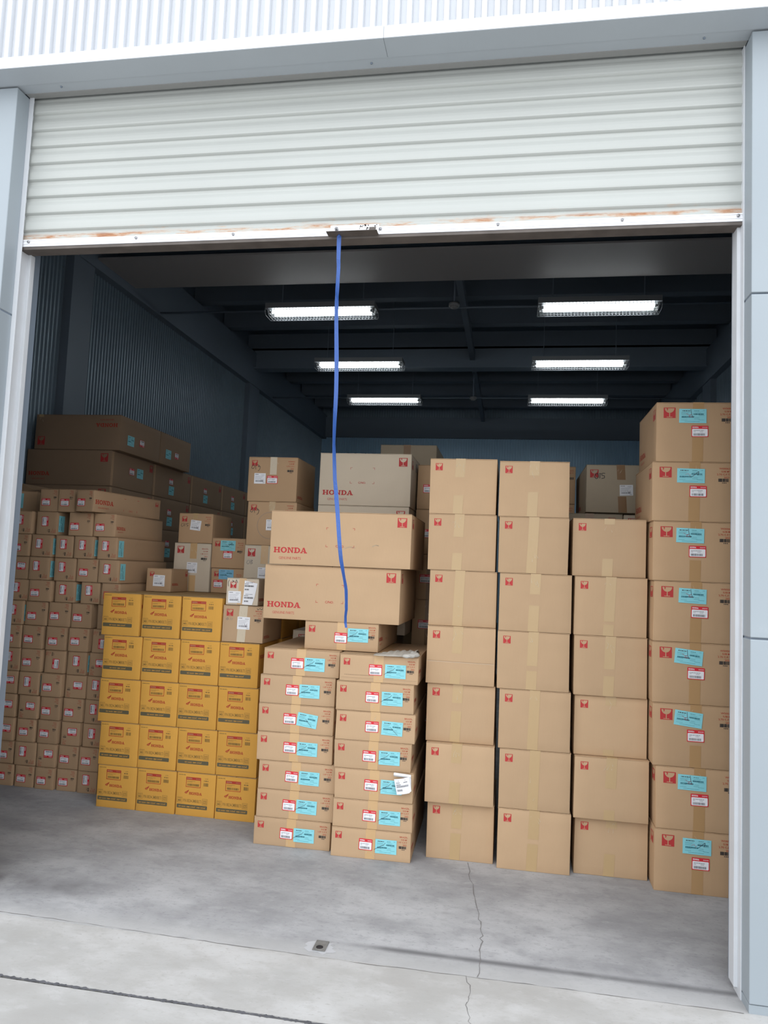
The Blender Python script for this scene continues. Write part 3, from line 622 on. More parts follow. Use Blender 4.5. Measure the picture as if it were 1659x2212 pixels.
SML = [[1, 1, -3.829, -3.673, 0, 0.162, 'N'], [1, 2, -3.659, -3.5, 0, 0.162, 'N'], [1, 3, -3.486, -3.33, 0, 0.162, 'N'], [1, 4, -3.311, -3.152, 0, 0.162, 'N'], [1, 5, -3.138, -2.979, 0, 0.162, 'L'], [2, 1, -3.837, -3.687, 0.162, 0.336, 'N'], [2, 2, -3.672, -3.496, 0.162, 0.336, 'L'], [2, 3, -3.489, -3.328, 0.162, 0.336, 'U'], [2, 4, -3.311, -3.15, 0.162, 0.336, 'N'], [2, 5, -3.135, -2.977, 0.162, 0.336, 'N'], [3, 1, -3.845, -3.694, 0.336, 0.511, 'U'], [3, 2, -3.671, -3.516, 0.336, 0.511, 'N'], [3, 3, -3.496, -3.327, 0.336, 0.511, 'N'], [3, 4, -3.3, -3.144, 0.336, 0.511, 'U'], [3, 5, -3.126, -2.979, 0.336, 0.511, 'L'], [4, 1, -3.845, -3.698, 0.511, 0.687, 'U'], [4, 2, -3.666, -3.502, 0.511, 0.687, 'U'], [4, 3, -3.489, -3.326, 0.511, 0.687, 'N'], [4, 4, -3.303, -3.138, 0.511, 0.687, 'N'], [4, 5, -3.122, -2.977, 0.511, 0.687, 'L'], [5, 1, -3.853, -3.701, 0.687, 0.862, 'U'], [5, 2, -3.684, -3.514, 0.687, 0.862, 'L'], [5, 3, -3.494, -3.32, 0.687, 0.862, 'N'], [5, 4, -3.299, -3.129, 0.687, 0.862, 'U'], [5, 5, -3.116, -2.975, 0.687, 0.862, 'L'], [6, 1, -3.849, -3.693, 0.862, 1.038, 'L'], [6, 2, -3.685, -3.508, 0.862, 1.038, 'N'], [6, 3, -3.486, -3.315, 0.862, 1.038, 'R'], [6, 4, -3.292, -3.131, 0.862, 1.038, 'L'], [6, 5, -3.115, -2.957, 0.862, 1.038, 'U'], [7, 1, -3.848, -3.692, 1.038, 1.215, 'N'], [7, 2, -3.678, -3.511, 1.038, 1.215, 'N'], [7, 3, -3.482, -3.313, 1.038, 1.215, 'N'], [7, 4, -3.29, -3.121, 1.038, 1.215, 'N'], [7, 5, -3.098, -2.948, 1.038, 1.215, 'R'], [8, 1, -3.844, -3.695, 1.215, 1.401, 'L'], [8, 2, -3.681, -3.498, 1.215, 1.401, 'N'], [8, 3, -3.481, -3.299, 1.215, 1.401, 'N'], [8, 4, -3.287, -3.119, 1.215, 1.401, 'N'], [8, 5, -3.072, -2.907, 1.215, 1.401, 'P'], [9, 1, -3.843, -3.667, 1.401, 1.565, 'L'], [9, 2, -3.656, -3.468, 1.401, 1.565, 'N'], [9, 3, -3.443, -3.276, 1.401, 1.565, 'L'], [9, 4, -3.221, -3.066, 1.401, 1.565, 'L'], [9, 5, -3.048, -2.894, 1.401, 1.565, 'N'], [10, 1, -3.844, -3.676, 1.565, 1.743, 'U'], [10, 2, -3.67, -3.497, 1.565, 1.743, 'L'], [10, 3, -3.462, -3.284, 1.565, 1.743, 'L'], [10, 4, -3.275, -3.094, 1.565, 1.743, 'N'], [10, 5, -3.084, -2.915, 1.565, 1.743, 'L'], [11, 1, -3.845, -3.683, 1.743, 1.916, 'N'], [11, 2, -3.669, -3.497, 1.743, 1.916, 'L'], [11, 3, -3.469, -3.318, 1.743, 1.916, 'L'], [11, 4, -3.305, -3.142, 1.743, 1.916, 'L'], [11, 5, -3.112, -2.947, 1.743, 1.916, 'L'], [12, 1, -3.845, -3.678, 1.916, 2.097, 'L'], [12, 2, -3.645, -3.467, 1.916, 2.097, 'L'], [12, 3, -3.363, -3.165, 1.916, 2.097, 'N'], [12, 4, -3.159, -2.975, 1.916, 2.097, 'N'], [13, 1, -3.633, -3.472, 2.097, 2.275, 'N'], [13, 2, -3.467, -3.323, 2.097, 2.275, 'N']]

def place(name, rec, Y, d, board, label, cat, group, rz=0.0, bulge=0.003, **kw):
    x0, x1, z0, z1 = rec
    return Carton(name, x1-x0, d, z1-z0, board, ((x0+x1)/2, Y, z0), rz, label, cat, group, bulge, **kw)

# the three stacks of unlabelled taped cartons
TP1 = [(.115, .12, 'pale_tape'), (.14, .11, 0), (9, 9, 0), (.16, .09, 0), (.11, .19, 0), (.11, .13, 0), (.15, .16, 0)]
TP2 = [(.085, .155, 'pale_tape'), (9, 9, 0), (.12, .16, 0), (.20, .115, 0), (9, 9, 0), (9, 9, 0), (.16, .16, 0)]
TP3 = [(.03, .11, 'pale_tape'), (.265, .07, 0), (.19, .12, 0), (.05, .04, 0), (.17, .06, 0), (.05, .13, 0)]
SD = ('leftmost of three plain taped stacks', 'middle of three plain taped stacks', 'shortest of three plain taped stacks')
DY = (([0]*7), ([0]*7), ([0]*6))
for si, (T, Yc, TP, dys, dd) in enumerate(((COL1, 4.69, TP1, (0, 0, 0, -.02, 0, -.035, .01), .60), (COL2, 4.65, TP2, (0,)*7, .60), (COL3, 4.685, TP3, (0, -.015, -.015, .005, -.03, .015), .60))):
    n = len(T)
    for i, rec in enumerate(T):
        lv = n-1-i; up, dn, pm = TP[i]
        c = place('cardboard_carton', rec, Yc+dys[i], dd, 'kraft_board', 'large tan carton, %s up in the %s' % (ORD[lv], SD[si]), 'box', 'plain taped cartons in three tall stacks', rz=random.uniform(-.0025, .0025), bulge=random.uniform(.001, .004))
        w_ = c.w; H = c.h-c.t
        c.ink('front', fragile(.034, H-.026-.046, .045, .046, 'kraft_board'))
        cx = w_*.49 + (-.02 if si == 0 else 0)
        if up == 9: c.tape(cx, full=True, wd=.062, skew=.01)
        else:
            c.tape(cx, up=up, down=dn, wd=.062, skew=.012)
        if si == 0 and i == 3:                                        # a scored fold line across the lower part
            c.ink('front', curve([(.005+(w_-.01)*k/12, H*(.40-.005*k/12)) for k in range(13)], .0016, 'board_edge', 0, 1) + curve([(.005+(w_-.01)*k/12, H*(.388-.005*k/12)) for k in range(13)], .0016, 'pale_board', 0, 1))
        c.finish()

# the stack with blue shipping labels against the right jamb
SC4 = (3, 4, 3, 3, 3, 3, 3, 4)
ROT4 = (-.01, -.015, -.02, -.03, -.09, -.10, -.02, -.01)
BX4 = (.205, .215, .205, .215, .20, .195, .195, .21)
for i, rec in enumerate(COL4):
    lv = 7-i
    c = place('cardboard_carton', rec, 4.575, .60, 'brown_board', 'large brown carton with blue label, %s up in the right door jamb stack' % ORD[lv], 'box', 'blue-labelled cartons at the right jamb', rz=random.uniform(-.004, .004), bulge=random.uniform(.001, .004))
    H = c.h-c.t; w_ = c.w
    c.ink('front', fragile(.040, H-.027-.063, .068, .063, 'brown_board'))
    c.ink('left', fragile(.60-.10, H-.03-.063, .068, .063, 'brown_board'))
    c.ink('left', honda(.05, .08, .20, .035, 'rust_red_ink') + text('GENUINE PARTS', .08, .045, .13, .014, 'rust_red_ink'))
    vol_text(c, 'W00063', '0.08 M³', '2.70 C.F.T', '2023' if i in (0, 1, 7) else '2022', min(w_-.012, .433), H-.026)
    c.tape(.235, up=.045, down=(.125 if i in (2, 5) else .15), wd=.062, m='dark_brown_tape', skew=.004)
    c.part('shipping_label', 'front', blue_label(seed=i*7+1, scrawl=SC4[i]), BX4[i]+(0.02 if i == 7 else 0), H-.035-.0425, ROT4[i], label='light blue printed shipping label')
    c.part('parts_label', 'front', parts_label(seed=i+3), BX4[i]+.040, H-.137-.033, random.uniform(-.02, .01), label='white label with a red header band')
    c.finish()

# the two stacks of flat cartons with blue and red labels
SCM = ((1, 1, 2, 1, 0, 1, 1), (1, 1, 2, 1, 1, 1, 1)); RTM = ((0, 0, -.13, -.02, -.02, -.02, 0), (0, 0, -.03, 0, 0, 0, 0))
DXM = ((.0, -.01, -.015, -.006, -.006, -.012, -.01), (.005, .005, .005, -.002, .005, .005, -.008))
for si, (T, Yc, nm) in enumerate(((MS1, 4.62, 'left'), (MS2, 4.57, 'right'))):
    for i, rec in enumerate(T):
        lv = 6-i
        c = place('cardboard_carton', rec, Yc, .84, 'kraft_board', 'flat carton with blue label, %s up in the %s of two flat-carton stacks' % (ORD[lv], nm), 'box', 'flat blue-labelled cartons in two stacks', rz=random.uniform(.000, .012) + (.012 if si == 0 else .016), bulge=random.uniform(.0, .002))
        H = c.h-c.t; w_ = c.w; dx = DXM[si][i]
        c.ink('front', fragile(.024, H-.022-.040, .040, .040, 'kraft_board'))
        vol_text(c, 'BRAZIL', '0.03 M³', '1.07 C.F.T', '2022', w_-.018, H-.018, lh=.0155, sc=.80, bc='dark_ink')
        c.tape(.245+dx*.3, full=True, wd=.060, m='amber_tape', skew=.0)
        c.part('parts_label', 'front', parts_label(.083, .066, seed=i+11+si*9), .222+dx, H-.056-.028, random.uniform(-.03, .01), label='white label with a red header band')
        c.part('shipping_label', 'front', blue_label(.130, .083, seed=i*5+si*31, scrawl=SCM[si][i]), .335+dx+(.012 if si else .0), H-.052-.035, RTM[si][i], label='light blue printed shipping label')
        c.ink('right', honda(.03, .065, .11, .020, 'rust_red_ink') + text('GENUINE PARTS', .045, .045, .08, .009, 'rust_red_ink'))
        if si == 1 and i == 0: c.ink('front', curve([(.01+(w_-.02)*k/12, .022) for k in range(13)], .0014, 'board_edge', 0, 1) + dashes(.03, .038, .16, .004, 'board_edge', 4))
        c.finish()
# loose white slip hanging out above the third carton of the right stack
mb = MB(); sl = [(-.665, 4.548, .531), (-.552, 4.546, .522)]
def slip_pt(u, v): return (-.648+.085*u+.030*v*(1-u)*0-.008*v, 4.556-.022*math.sin(v*PI)*.8-.006*u, .522-.088*v+.030*u*v)
g = [[(-.655+.105*u, 4.553-.012*math.sin(PI*v), .530-.006*u-.022*v) for u in (0, .33, .66, 1)] for v in (0, .5, 1)]
mb2 = MB()
for k in range(2):
    for i in range(3): mb2.poly([g[k+1][i], g[k+1][i+1], g[k][i+1], g[k][i]], 'white_paper', True)
A = Vector((-.652, 4.545, .492)); U = Vector((.090, -.004, .022)); V = Vector((.022, -.006, -.088))
pt = lambda u, v, e=0: tuple(A+U*u+V*v+Vector((0, -.010*math.sin(PI*min(1, max(0, u)))-e, 0)))
for i in range(6):
    for k in range(4): mb2.poly([pt(i/6, (k+1)/4), pt((i+1)/6, (k+1)/4-(.10 if i == 5 and k == 3 else 0)), pt((i+1)/6, k/4), pt(i/6, k/4)], 'white_paper', True)
mb2.poly([pt(1, 0), pt(1, .9), (-.545, 4.547, .43), (-.550, 4.549, .525)], 'white_paper')
for (v, w0, w1, h_) in ((.12, .25, .75, .03), (.24, .1, .35, .04), (.24, .6, .85, .05), (.36, .1, .4, .05)):
    mb2.poly([pt(w0, v+h_, .001), pt(w1, v+h_, .001), pt(w1, v, .001), pt(w0, v, .001)], 'grey_ink')
for k in range(22): mb2.poly([pt(.1+.036*k, .56, .001), pt(.1+.036*k+.02, .56, .001), pt(.1+.036*k+.02, .44, .001), pt(.1+.036*k, .44, .001)], 'grey_ink')
for k in range(10): mb2.poly([pt(.1+.036*k, .80, .001), pt(.1+.036*k+.02, .80, .001), pt(.1+.036*k+.02, .68, .001), pt(.1+.036*k, .68, .001)], 'grey_ink')
tag(mb2.build('paper_slip'), 'crumpled white barcode slip hanging over a blue label in the right flat-carton stack', 'paper slip')

# single flat carton lying across the two stacks
c = place('cardboard_carton', (-1.294, -.809, 1.226, 1.406), 4.69, .83, 'kraft_board', 'single flat labelled carton carrying the two long cartons, strap end in front', 'box', 'flat blue-labelled cartons in two stacks', rz=.004)
H = c.h-c.t; c.ink('front', fragile(.026, H-.024-.042, .042, .042))
c.tape(.245, full=True, wd=.060, m='amber_tape')
vol_text(c, 'BRAZIL', '0.03 M³', '1.07 C.F.T', '2022', c.w-.016, H-.016, lh=.0155, sc=.80)
c.part('parts_label', 'front', parts_label(.083, .066, seed=41), .240, H-.052-.042, -.01, label='white label with a red header band')
c.part('shipping_label', 'front', blue_label(.134, .085, seed=77, scrawl=1), .353, H-.030-.043, .0, label='light blue printed shipping label')
c.ink('right', honda(.03, .065, .13, .024, 'rust_red_ink') + text('GENUINE PARTS', .05, .040, .08, .009, 'rust_red_ink') + line([(.21, .055), (.21, .07)], .003, 'rust_red_ink') + text('C/NO.', .27, .06, .05, .014, 'rust_red_ink') + line([(.38, .055), (.38, .07)], .003, 'rust_red_ink'))
c.finish()

def long_art(c, face, hx, gx, bx, bw, bb, bh, mark_r, board, cno=True, mark=.0615):
    H = c.h-c.t; A = c.dim(face)[0]
    a = honda(hx, .076, .226, .036, 'red_ink') + text('GENUINE PARTS', hx+gx, .034, .147, .0165, 'red_ink', 0, -.004)
    if bw:
        l, t = .0125, .0022
        for (px, py, sx, sy) in ((bx, bb, 1, 1), (bx+bw, bb, -1, 1), (bx, bb+bh, 1, -1), (bx+bw, bb+bh, -1, -1)):
            a += line([(px, py), (px+sx*l, py)], t, 'red_ink') + line([(px, py), (px, py+sy*l)], t, 'red_ink')
        if cno: a += text('C/NO.', bx+bw*.5-.028, bb-.002, .056, .015, 'red_ink', 0, .01)
    a += fragile(A-mark_r-mark, H-.022-mark, mark, mark, board)
    c.ink(face, a)
L1 = place('cardboard_carton', (-1.579, -.679, 1.406, 1.760), 4.68, .80, 'kraft_board', 'long tan carton with red lettering, lower one of the front pair', 'box', 'long cartons with red lettering', rz=.004, bulge=.004)
long_art(L1, 'front', .025, .038, .352, .18, .118, .118, .030, 'kraft_board'); L1.ink('right', fragile(.045, L1.h-.09, .06, .06)); L1.finish()
L2 = place('cardboard_carton', (-1.550, -.622, 1.761, 2.114), 4.66, .80, 'kraft_board', 'long tan carton with red lettering, upper one of the front pair', 'box', 'long cartons with red lettering', rz=.006, bulge=.004)
long_art(L2, 'front', .026, .038, .375, .185, .124, .124, .030, 'kraft_board')
L2.ink('front', curve([(.50, .115), (.52, .125), (.545, .128), (.57, .122)], .003, 'grey_board') + curve([(.68, .135), (.70, .145), (.72, .143)], .004, 'grey_board'))
L2.ink('right', fragile(.045, L2.h-.09, .06, .06)); L2.finish()
# pale cartons behind them
UW = (-1.470, -.757)
for i, (z0, z1, hid) in enumerate(((2.235, 2.640, 0), (1.830, 2.234, 0), (1.550, 1.829, 1), (1.270, 1.549, 1))):
    c = place('cardboard_carton', (*((UW[0]+.0, UW[1]) if i != 1 else (-1.470, -.762)), z0, z1), 5.53, .72, 'pale_board',
        ('pale grey carton with red lettering, topmost behind the long cartons', 'pale grey carton mostly hidden behind the upper long tan carton', 'grey carton hidden behind the lower long tan carton', 'grey carton low in the dark gap behind the lower long carton')[i], 'box', 'pale cartons behind the long cartons', bulge=.003)
    if i < 2:
        H = c.h-c.t
        a = honda(.030, .078, .240, .037, 'red_ink') + text('GENUINE PARTS', .070, .037, .155, .017, 'red_ink', 0, -.004)
        bx, bw, bb, bh = .243, .188, .170, .122; l, t = .0145, .0024
        for (px, py, sx, sy) in ((bx, bb, 1, 1), (bx+bw, bb, -1, 1), (bx, bb+bh, 1, -1), (bx+bw, bb+bh, -1, -1)):
            a += line([(px, py), (px+sx*l, py)], t, 'red_ink') + line([(px, py), (px, py+sy*l)], t, 'red_ink')
        a += text('C/NO.', bx+bw*.5-.030, bb-.002, .060, .016, 'red_ink', 0, .01)
        a += fragile(c.w-.030-.066, H-.026-.066, .066, .066, 'pale_board')
        c.ink('front', a); c.ink('right', fragile(.05, H-.105, .066, .066, 'pale_board') + [(rect(.26, H-.10, .31, H-.03), 'grey_ink', 0)])
    c.finish()
c = place('cardboard_carton', (-1.62, -.86, .90, 1.268), 5.53, .72, 'pale_board', 'pale carton with a small red mark, behind the left flat-carton stack', 'box', 'pale cartons behind the long cartons')
c.ink('front', fragile(.045, c.h-.09, .06, .06, 'pale_board')); c.finish()
for k in range(2):
    c = place('cardboard_carton', (-1.62, -.86, .45*k, .45*k+.449), 5.53, .72, 'pale_board', ('bottom', 'lower')[k]+' pale carton hidden behind the flat-carton stacks', 'box', 'pale cartons behind the long cartons'); c.finish()

# narrow stack of labelled cartons seen in the gap left of the plain stacks
for k in range(7):
    z0 = 2.60-.355*(k+1); z0 = max(z0, 0) if k < 6 else z0
    c = place('cardboard_carton', (-.738, -.330, max(2.60-.355*(k+1), 0), 2.60-.355*k-.001), 5.80, .6, 'brown_board', 'brown carton with red-banded label, %s from the top in the narrow dark gap' % ('first', 'second', 'third', 'fourth', 'fifth', 'sixth', 'seventh')[k], 'box', 'cartons in the narrow gap')
    c.tape(.13, full=True, wd=.06, m='brown_tape')
    c.part('parts_label', 'front', parts_label(.097, .067, seed=60+k), .095, c.h-.19, 0, label='white label with a red header band'); c.finish()
# grey carton peeping over the pale ones
for k in range(2):
    c = place('cardboard_carton', (-1.195, -.681, 2.90-.37*(k+1), 2.899-.37*k), 6.62, .88, 'grey_board', ('grey carton with brown tape peeping over the topmost pale carton', 'grey carton hidden below the one peeping over the pale carton')[k], 'box', 'grey cartons behind the pale ones')
    c.tape(.245, full=True, wd=.065, m='brown_tape'); c.finish()
for k in range(6):
    c = place('cardboard_carton', (-1.195, -.681, .36*k, .36*k+.359), 6.62, .88, 'grey_board', 'grey carton, %s of the grey stack hidden behind the pale cartons' % ORD[k], 'box', 'grey cartons behind the pale ones'); c.finish()

# pale carton marked 005 and its neighbours, back right
c = place('cardboard_carton', (.567, 1.068, 2.262, 2.632), 5.85, .92, 'grey_board', 'pale carton with 005 scrawled in marker, standing behind the shortest stack', 'box', 'cartons behind the plain stacks', rz=-.004)
H = c.h-c.t; c.ink('front', fragile(.026, H-.030-.066, .062, .062, 'grey_board'))
c.tape(.262, up=.11, down=.125, wd=.062, m='brown_tape', skew=-.02)
c.part('address_label', 'front', address_label(.098, .082, 9), .296, H-.150-.04, .03, label='white printed address label')
zz = H-.083; c.ink('front', curve([(.085, zz+.018), (.068, zz+.014), (.060, zz-.006), (.072, zz-.022), (.086, zz-.012), (.088, zz+.006), (.080, zz+.018)], .0045, 'marker_ink', 4) + curve([(.100, zz+.016), (.098, zz-.018)], .0045, 'marker_ink', 4) + curve([(.094, zz+.018), (.110, zz+.018)], .004, 'marker_ink', 4) + curve([(.136, zz+.020), (.116, zz+.020), (.115, zz+.004), (.130, zz+.002), (.132, zz-.014), (.112, zz-.020)], .0045, 'marker_ink', 4))
c.ink('left', honda(.30, .05, .20, .03, 'red_ink')); c.finish()
c = place('cardboard_carton', (.425, .826, 1.90, 2.243), 5.75, .60, 'grey_board', 'pale carton top with brown tape just above the shortest stack', 'box', 'cartons behind the plain stacks')
c.tape(.16, full=True, wd=.062, m='brown_tape'); c.ink('front', text('BRAZIL', .30, c.h-.035, .055, .010, 'rust_red_ink')); c.finish()
c = place('cardboard_carton', (.836, 1.20, 1.90, 2.240), 5.75, .60, 'pale_board', 'pale carton corner with red mark, left of the right jamb stack', 'box', 'cartons behind the plain stacks')
c.ink('front', fragile(.03, c.h-.075, .06, .05, 'pale_board')); c.finish()
for k in range(10):
    x0, x1 = ((.425, .826), (.836, 1.20))[k % 2]; z0 = .38*(k//2)
    c = place('cardboard_carton', (x0, x1, z0, z0+.379), 5.75, .60, 'grey_board', 'grey carton, %s of the %s row hidden behind the shortest plain stack' % (ORD[k//2], ('left', 'right')[k % 2]), 'box', 'cartons behind the plain stacks'); c.finish()
for k, (z0, z1, lb) in enumerate(((2.372, 2.690, 'brown carton edge seen between the middle plain stack and the 005 carton'), (2.03, 2.371, 'brown carton edge below, beside the lower left corner of the 005 carton'))):
    c = place('cardboard_carton', (.14, .528, z0, z1), 6.38, .6, 'brown_board', lb, 'box', 'cartons behind the plain stacks')
    c.ink('front', text('BRAZIL', .325, c.h-.04, .05, .011, 'rust_red_ink') + text('0.08 M³', .325, c.h-.06, .045, .011, 'rust_red_ink') + barcode(.33, c.h-.11, .045, .02, 'dark_ink', 14)); c.finish()
for k in range(5):
    c = place('cardboard_carton', (.14, .528, .406*k, .406*k+.405), 6.38, .6, 'brown_board', 'brown carton, %s in the stack hidden behind the middle plain stack' % ORD[k], 'box', 'cartons behind the plain stacks'); c.finish()

# ---- yellow oil cartons
BANDS = {(1, 2), (1, 3), (2, 2), (3, 3), (4, 1), (4, 4), (5, 1), (5, 2), (5, 3), (5, 4)}
def yellow(rec, Y, label, long_band=False, printed=True, d=.40, rz=0):
    c = place('oil_carton', rec, Y, d, 'yellow_board', label, 'box', 'yellow oil cartons', rz=rz, bulge=.0004)
    H = c.h-c.t; w_ = c.w
    if printed:
        k = random.randrange(99)
        a = dashes(.010, H-.016, .052, .005, 'olive_ink', k)
        a += shift(parts_label(.110, .068, k, 'yellow_board'), .122, H-.060)
        a += text('1.0 M³', .206, H-.034, .024, .008, 'olive_ink') + dashes(.200, H-.048, .032, .007, 'olive_ink', k+1) + barcode(.197, H-.080, .038, .022, 'olive_ink', 12, k)
        # wing
        wx, wy = .060, H-.140
        wing = [(0, .008), (.008, .014), (.018, .019), (.029, .026), (.033, .029), (.031, .022), (.027, .014), (.022, .008), (.018, .002), (.010, .001), (.004, .004)]
        a += [([(wx+x, wy+y) for x, y in wing], 'rust_red_ink', 0)]
        a += [([(wx+x, wy+y) for x, y in q], 'yellow_board', 1) for q in ([(.006, .0085), (.022, .015), (.023, .0145), (.007, .007)], [(.009, .005), (.020, .0095), (.021, .009), (.011, .0038)])]
        a += honda(wx+.034, wy-.004, .096, .018, 'rust_red_ink')
        ty = H-.200
        a += line([(.010, ty), (.046, ty), (.046, ty+.034), (.010, ty+.034), (.010, ty)], .0016, 'olive_ink') + text('MB', .016, ty+.006, .023, .014, 'olive_ink', 0, .01) + dashes(.015, ty+.025, .026, .004, 'olive_ink', 4)
        a += text('P/N 08234-2MBK8LT3', .054, ty+.004, .135, .021, 'olive_ink', 0, .004)
        a += line([(.196, ty-.004), (.232, ty-.004), (.232, ty+.034), (.196, ty+.034), (.196, ty-.004)], .0016, 'olive_ink') + text('SAE', .200, ty+.014, .028, .013, 'olive_ink', 0, .01) + text('10W-30', .201, ty+.001, .026, .008, 'olive_ink', 0, .01) + line([(.196, ty+.010), (.232, ty+.010)], .0012, 'olive_ink')
        a += [(rrect(.008, H-.238, .234, H-.212, .005), 'olive_band', 0)]
        t = text('JASO MA  JASO MB 10W-30' if long_band else 'JASO MB 10W-30', 0, 0, .200 if long_band else .125, .012, 'yellow_board', 1, .01)
        a += shift(t, (.222 if long_band else .184), H-.219, PI)
        c.ink('front', a)
        c.ink('right', honda(.02, H-.10, .14, .025, 'rust_red_ink'))
    c.finish(); return c
CN = ('first', 'second', 'third', 'fourth')
for r_, k, x0, x1, z0, z1 in YEL:
    r_, k = int(r_), int(k)
    yellow((x0, x1, z0, z1), 4.98+random.uniform(-.004, .004), 'yellow oil carton, %s row up, %s from the left in the yellow block' % (ORD[5-r_], CN[k-1]), (r_, k) in BANDS, rz=random.uniform(-.0015, .0015))
for j, Y in enumerate((5.46, 5.93)):
    for k in range(4):
        x0 = -2.88+.302*k
        for lv in range(5):
            z0 = (0, .294, .594, .898, 1.204)[lv]; z1 = (.294, .594, .898, 1.204, 1.505)[lv]
            yellow((x0, x0+.292, z0, z1), Y, ('yellow oil carton top, %s from the left, %s row deep in the yellow block' if lv == 4 else 'hidden yellow oil carton, %s from the left, %s row deep, ' + ORD[lv] + ' layer') % (CN[k], ('second', 'third')[j]), True, printed=(lv == 4 and k == 3), d=.44)

# ---- cartons standing on the yellow block
def small_std(rec, Y, d, board, label, mark=.055, marks=True, rz=0.0, name='cardboard_carton', group='mixed cartons on top of the yellow block'):
    c = place(name, rec, Y, d, board, label, 'box', group, rz=rz, bulge=.001)
    if marks: c.ink('front', fragile(.026, c.h-c.t-.022-mark, mark, mark, board))
    return c
c = small_std((-2.755, -2.455, 1.911, 2.160), 5.85, .42, 'brown_board', 'brown carton with tilted white label, on top of the tall pale carton', .044)
H = c.h-c.t; c.tape(.135, up=.04, wd=.045, m='tan_tape', skew=.02); vol_text(c, 'BRAZIL', '0.04 M³', '1.37 C.F.T', '2022', c.w-.016, H-.02, lh=.0165, sc=.78)
c.part('address_label', 'front', address_label(.092, .084, 3), .150, H-.095, -.10, label='white printed address label')
c.ink('front', curve([(.030, H-.080), (.020, H-.098), (.030, H-.108), (.045, H-.095), (.040, H-.078)], .0028, 'marker_ink', 3)+curve([(.055, H-.080), (.050, H-.105)], .0028, 'marker_ink', 3)+curve([(.085, H-.080), (.068, H-.082), (.068, H-.092), (.082, H-.098), (.072, H-.108)], .0028, 'marker_ink', 3)); c.ink('right', honda(.03, .03, .12, .02, 'rust_red_ink')); c.finish()
c = small_std((-2.780, -2.458, 1.506, 1.910), 5.85, .42, 'pale_board', 'tall pale carton with orange tape, standing on the yellow block', .060)
H = c.h-c.t; c.tape(.170, up=.125, down=.135, wd=.060, m='amber_tape'); vol_text(c, 'BRAZIL', '0.04 M³', '1.38 C.F.T', '2022', c.w-.020, H-.035, lh=.021, sc=.95)
c.part('address_label', 'front', address_label(.092, .088, 5), .165, H-.20, -.01, label='white printed address label'); c.finish()
c = small_std((-2.450, -2.160, 1.712, 1.962), 5.85, .40, 'brown_board', 'brown carton with pale blue label, right of the tall pale carton', .044)
H = c.h-c.t; vol_text(c, 'BRAZIL', '0.03 M³', '1.07 C.F.T', '2022', c.w-.014, H-.03, lh=.0175, sc=.80)
c.part('shipping_label', 'front', blue_label(.130, .085, 15, scrawl=4), .140, H-.058, .0, label='light blue printed shipping label')
c.part('parts_label', 'front', parts_label(.080, .062, 16), .142, H-.133, .0, label='white label with a red header band'); c.finish()
c = small_std((-2.440, -2.150, 1.506, 1.711), 5.85, .40, 'brown_board', 'brown carton with sky-blue label, below the pale blue labelled one', .042)
H = c.h-c.t
c.part('shipping_label', 'front', blue_label(.128, .080, 18, 'sky_paper', 2), .130, H-.045, .0, label='sky-blue printed shipping label')
c.part('parts_label', 'front', parts_label(.080, .062, 19), .062, H-.125, .0, label='white label with a red header band'); c.ink('front', text('BRAZIL', .22, H-.05, .045, .010, 'rust_red_ink')+text('0.03 M³', .22, H-.066, .04, .010, 'rust_red_ink')); c.finish()
c = small_std((-2.828, -2.624, 1.507, 1.690), 5.49, .31, 'brown_board', 'small brown carton with white label, leftmost on the yellow block', .036)
c.part('address_label', 'front', address_label(.096, .088, 21), .105, c.h-.095, -.01, label='white printed address label'); c.ink('right', honda(.02, .05, .11, .018, 'rust_red_ink')+fragile(.26, c.h-.06, .04, .04, 'brown_board')); c.finish()
# stack of three, right rear of the yellow block
c = small_std((-2.074, -1.672, 2.255, 2.610), 5.60, .54, 'brown_board', 'brown carton with 013 scribble and two labels, topmost of three', .046)
H = c.h-c.t; c.tape(.205, up=.135, wd=.055, m='pale_tape'); vol_text(c, 'W00063', '0.08 M³', '2.70 C.F.T', '2022', c.w-.024, H-.024, lh=.019, sc=.90)
c.part('address_label', 'front', address_label(.094, .084, 25), .098, H-.168, .0, label='white printed address label'); c.part('parts_label', 'front', parts_label(.088, .062, 26), .200, H-.176, .0, label='white label with a red header band')
def scrib(x, y): return curve([(x, y), (x-.010, y-.022), (x+.004, y-.030), (x+.014, y-.010), (x+.004, y)], .0032, 'marker_ink', 4)+curve([(x+.022, y), (x+.026, y-.035)], .0032, 'marker_ink', 4)+curve([(x+.036, y+.002), (x+.052, y-.004), (x+.044, y-.014), (x+.060, y-.012), (x+.056, y-.036), (x+.044, y-.048)], .0032, 'marker_ink', 4)
c.ink('front', scrib(.035, H-.060)); c.ink('right', honda(.03, .03, .14, .022, 'rust_red_ink')); c.finish()
c = small_std((-2.062, -1.664, 1.906, 2.254), 5.60, .54, 'brown_board', 'brown carton with a large drawn circle, middle of three behind the long cartons', .046)
H = c.h-c.t; vol_text(c, 'W00063', '0.08 M³', '2.70 C.F.T', '2022', c.w-.024, H-.020, lh=.019, sc=.90); c.tape(.20, up=.07, wd=.05, m='tan_tape')
c.ink('front', scrib(.032, H-.052)+curve([(.19+.105*math.cos(t*PI/12), H-.185+.105*math.sin(t*PI/12)) for t in range(25)], .0018, 'grey_ink', 3, 1))
c.part('address_label', 'front', address_label(.094, .084, 27), .205, H-.18, .0, label='white printed address label'); c.ink('right', honda(.03, .03, .14, .022, 'rust_red_ink')); c.finish()
c = small_std((-2.070, -1.690, 1.506, 1.905), 5.60, .54, 'pale_board', 'pale carton with marker scribble, lowest of three behind the long cartons', .062)
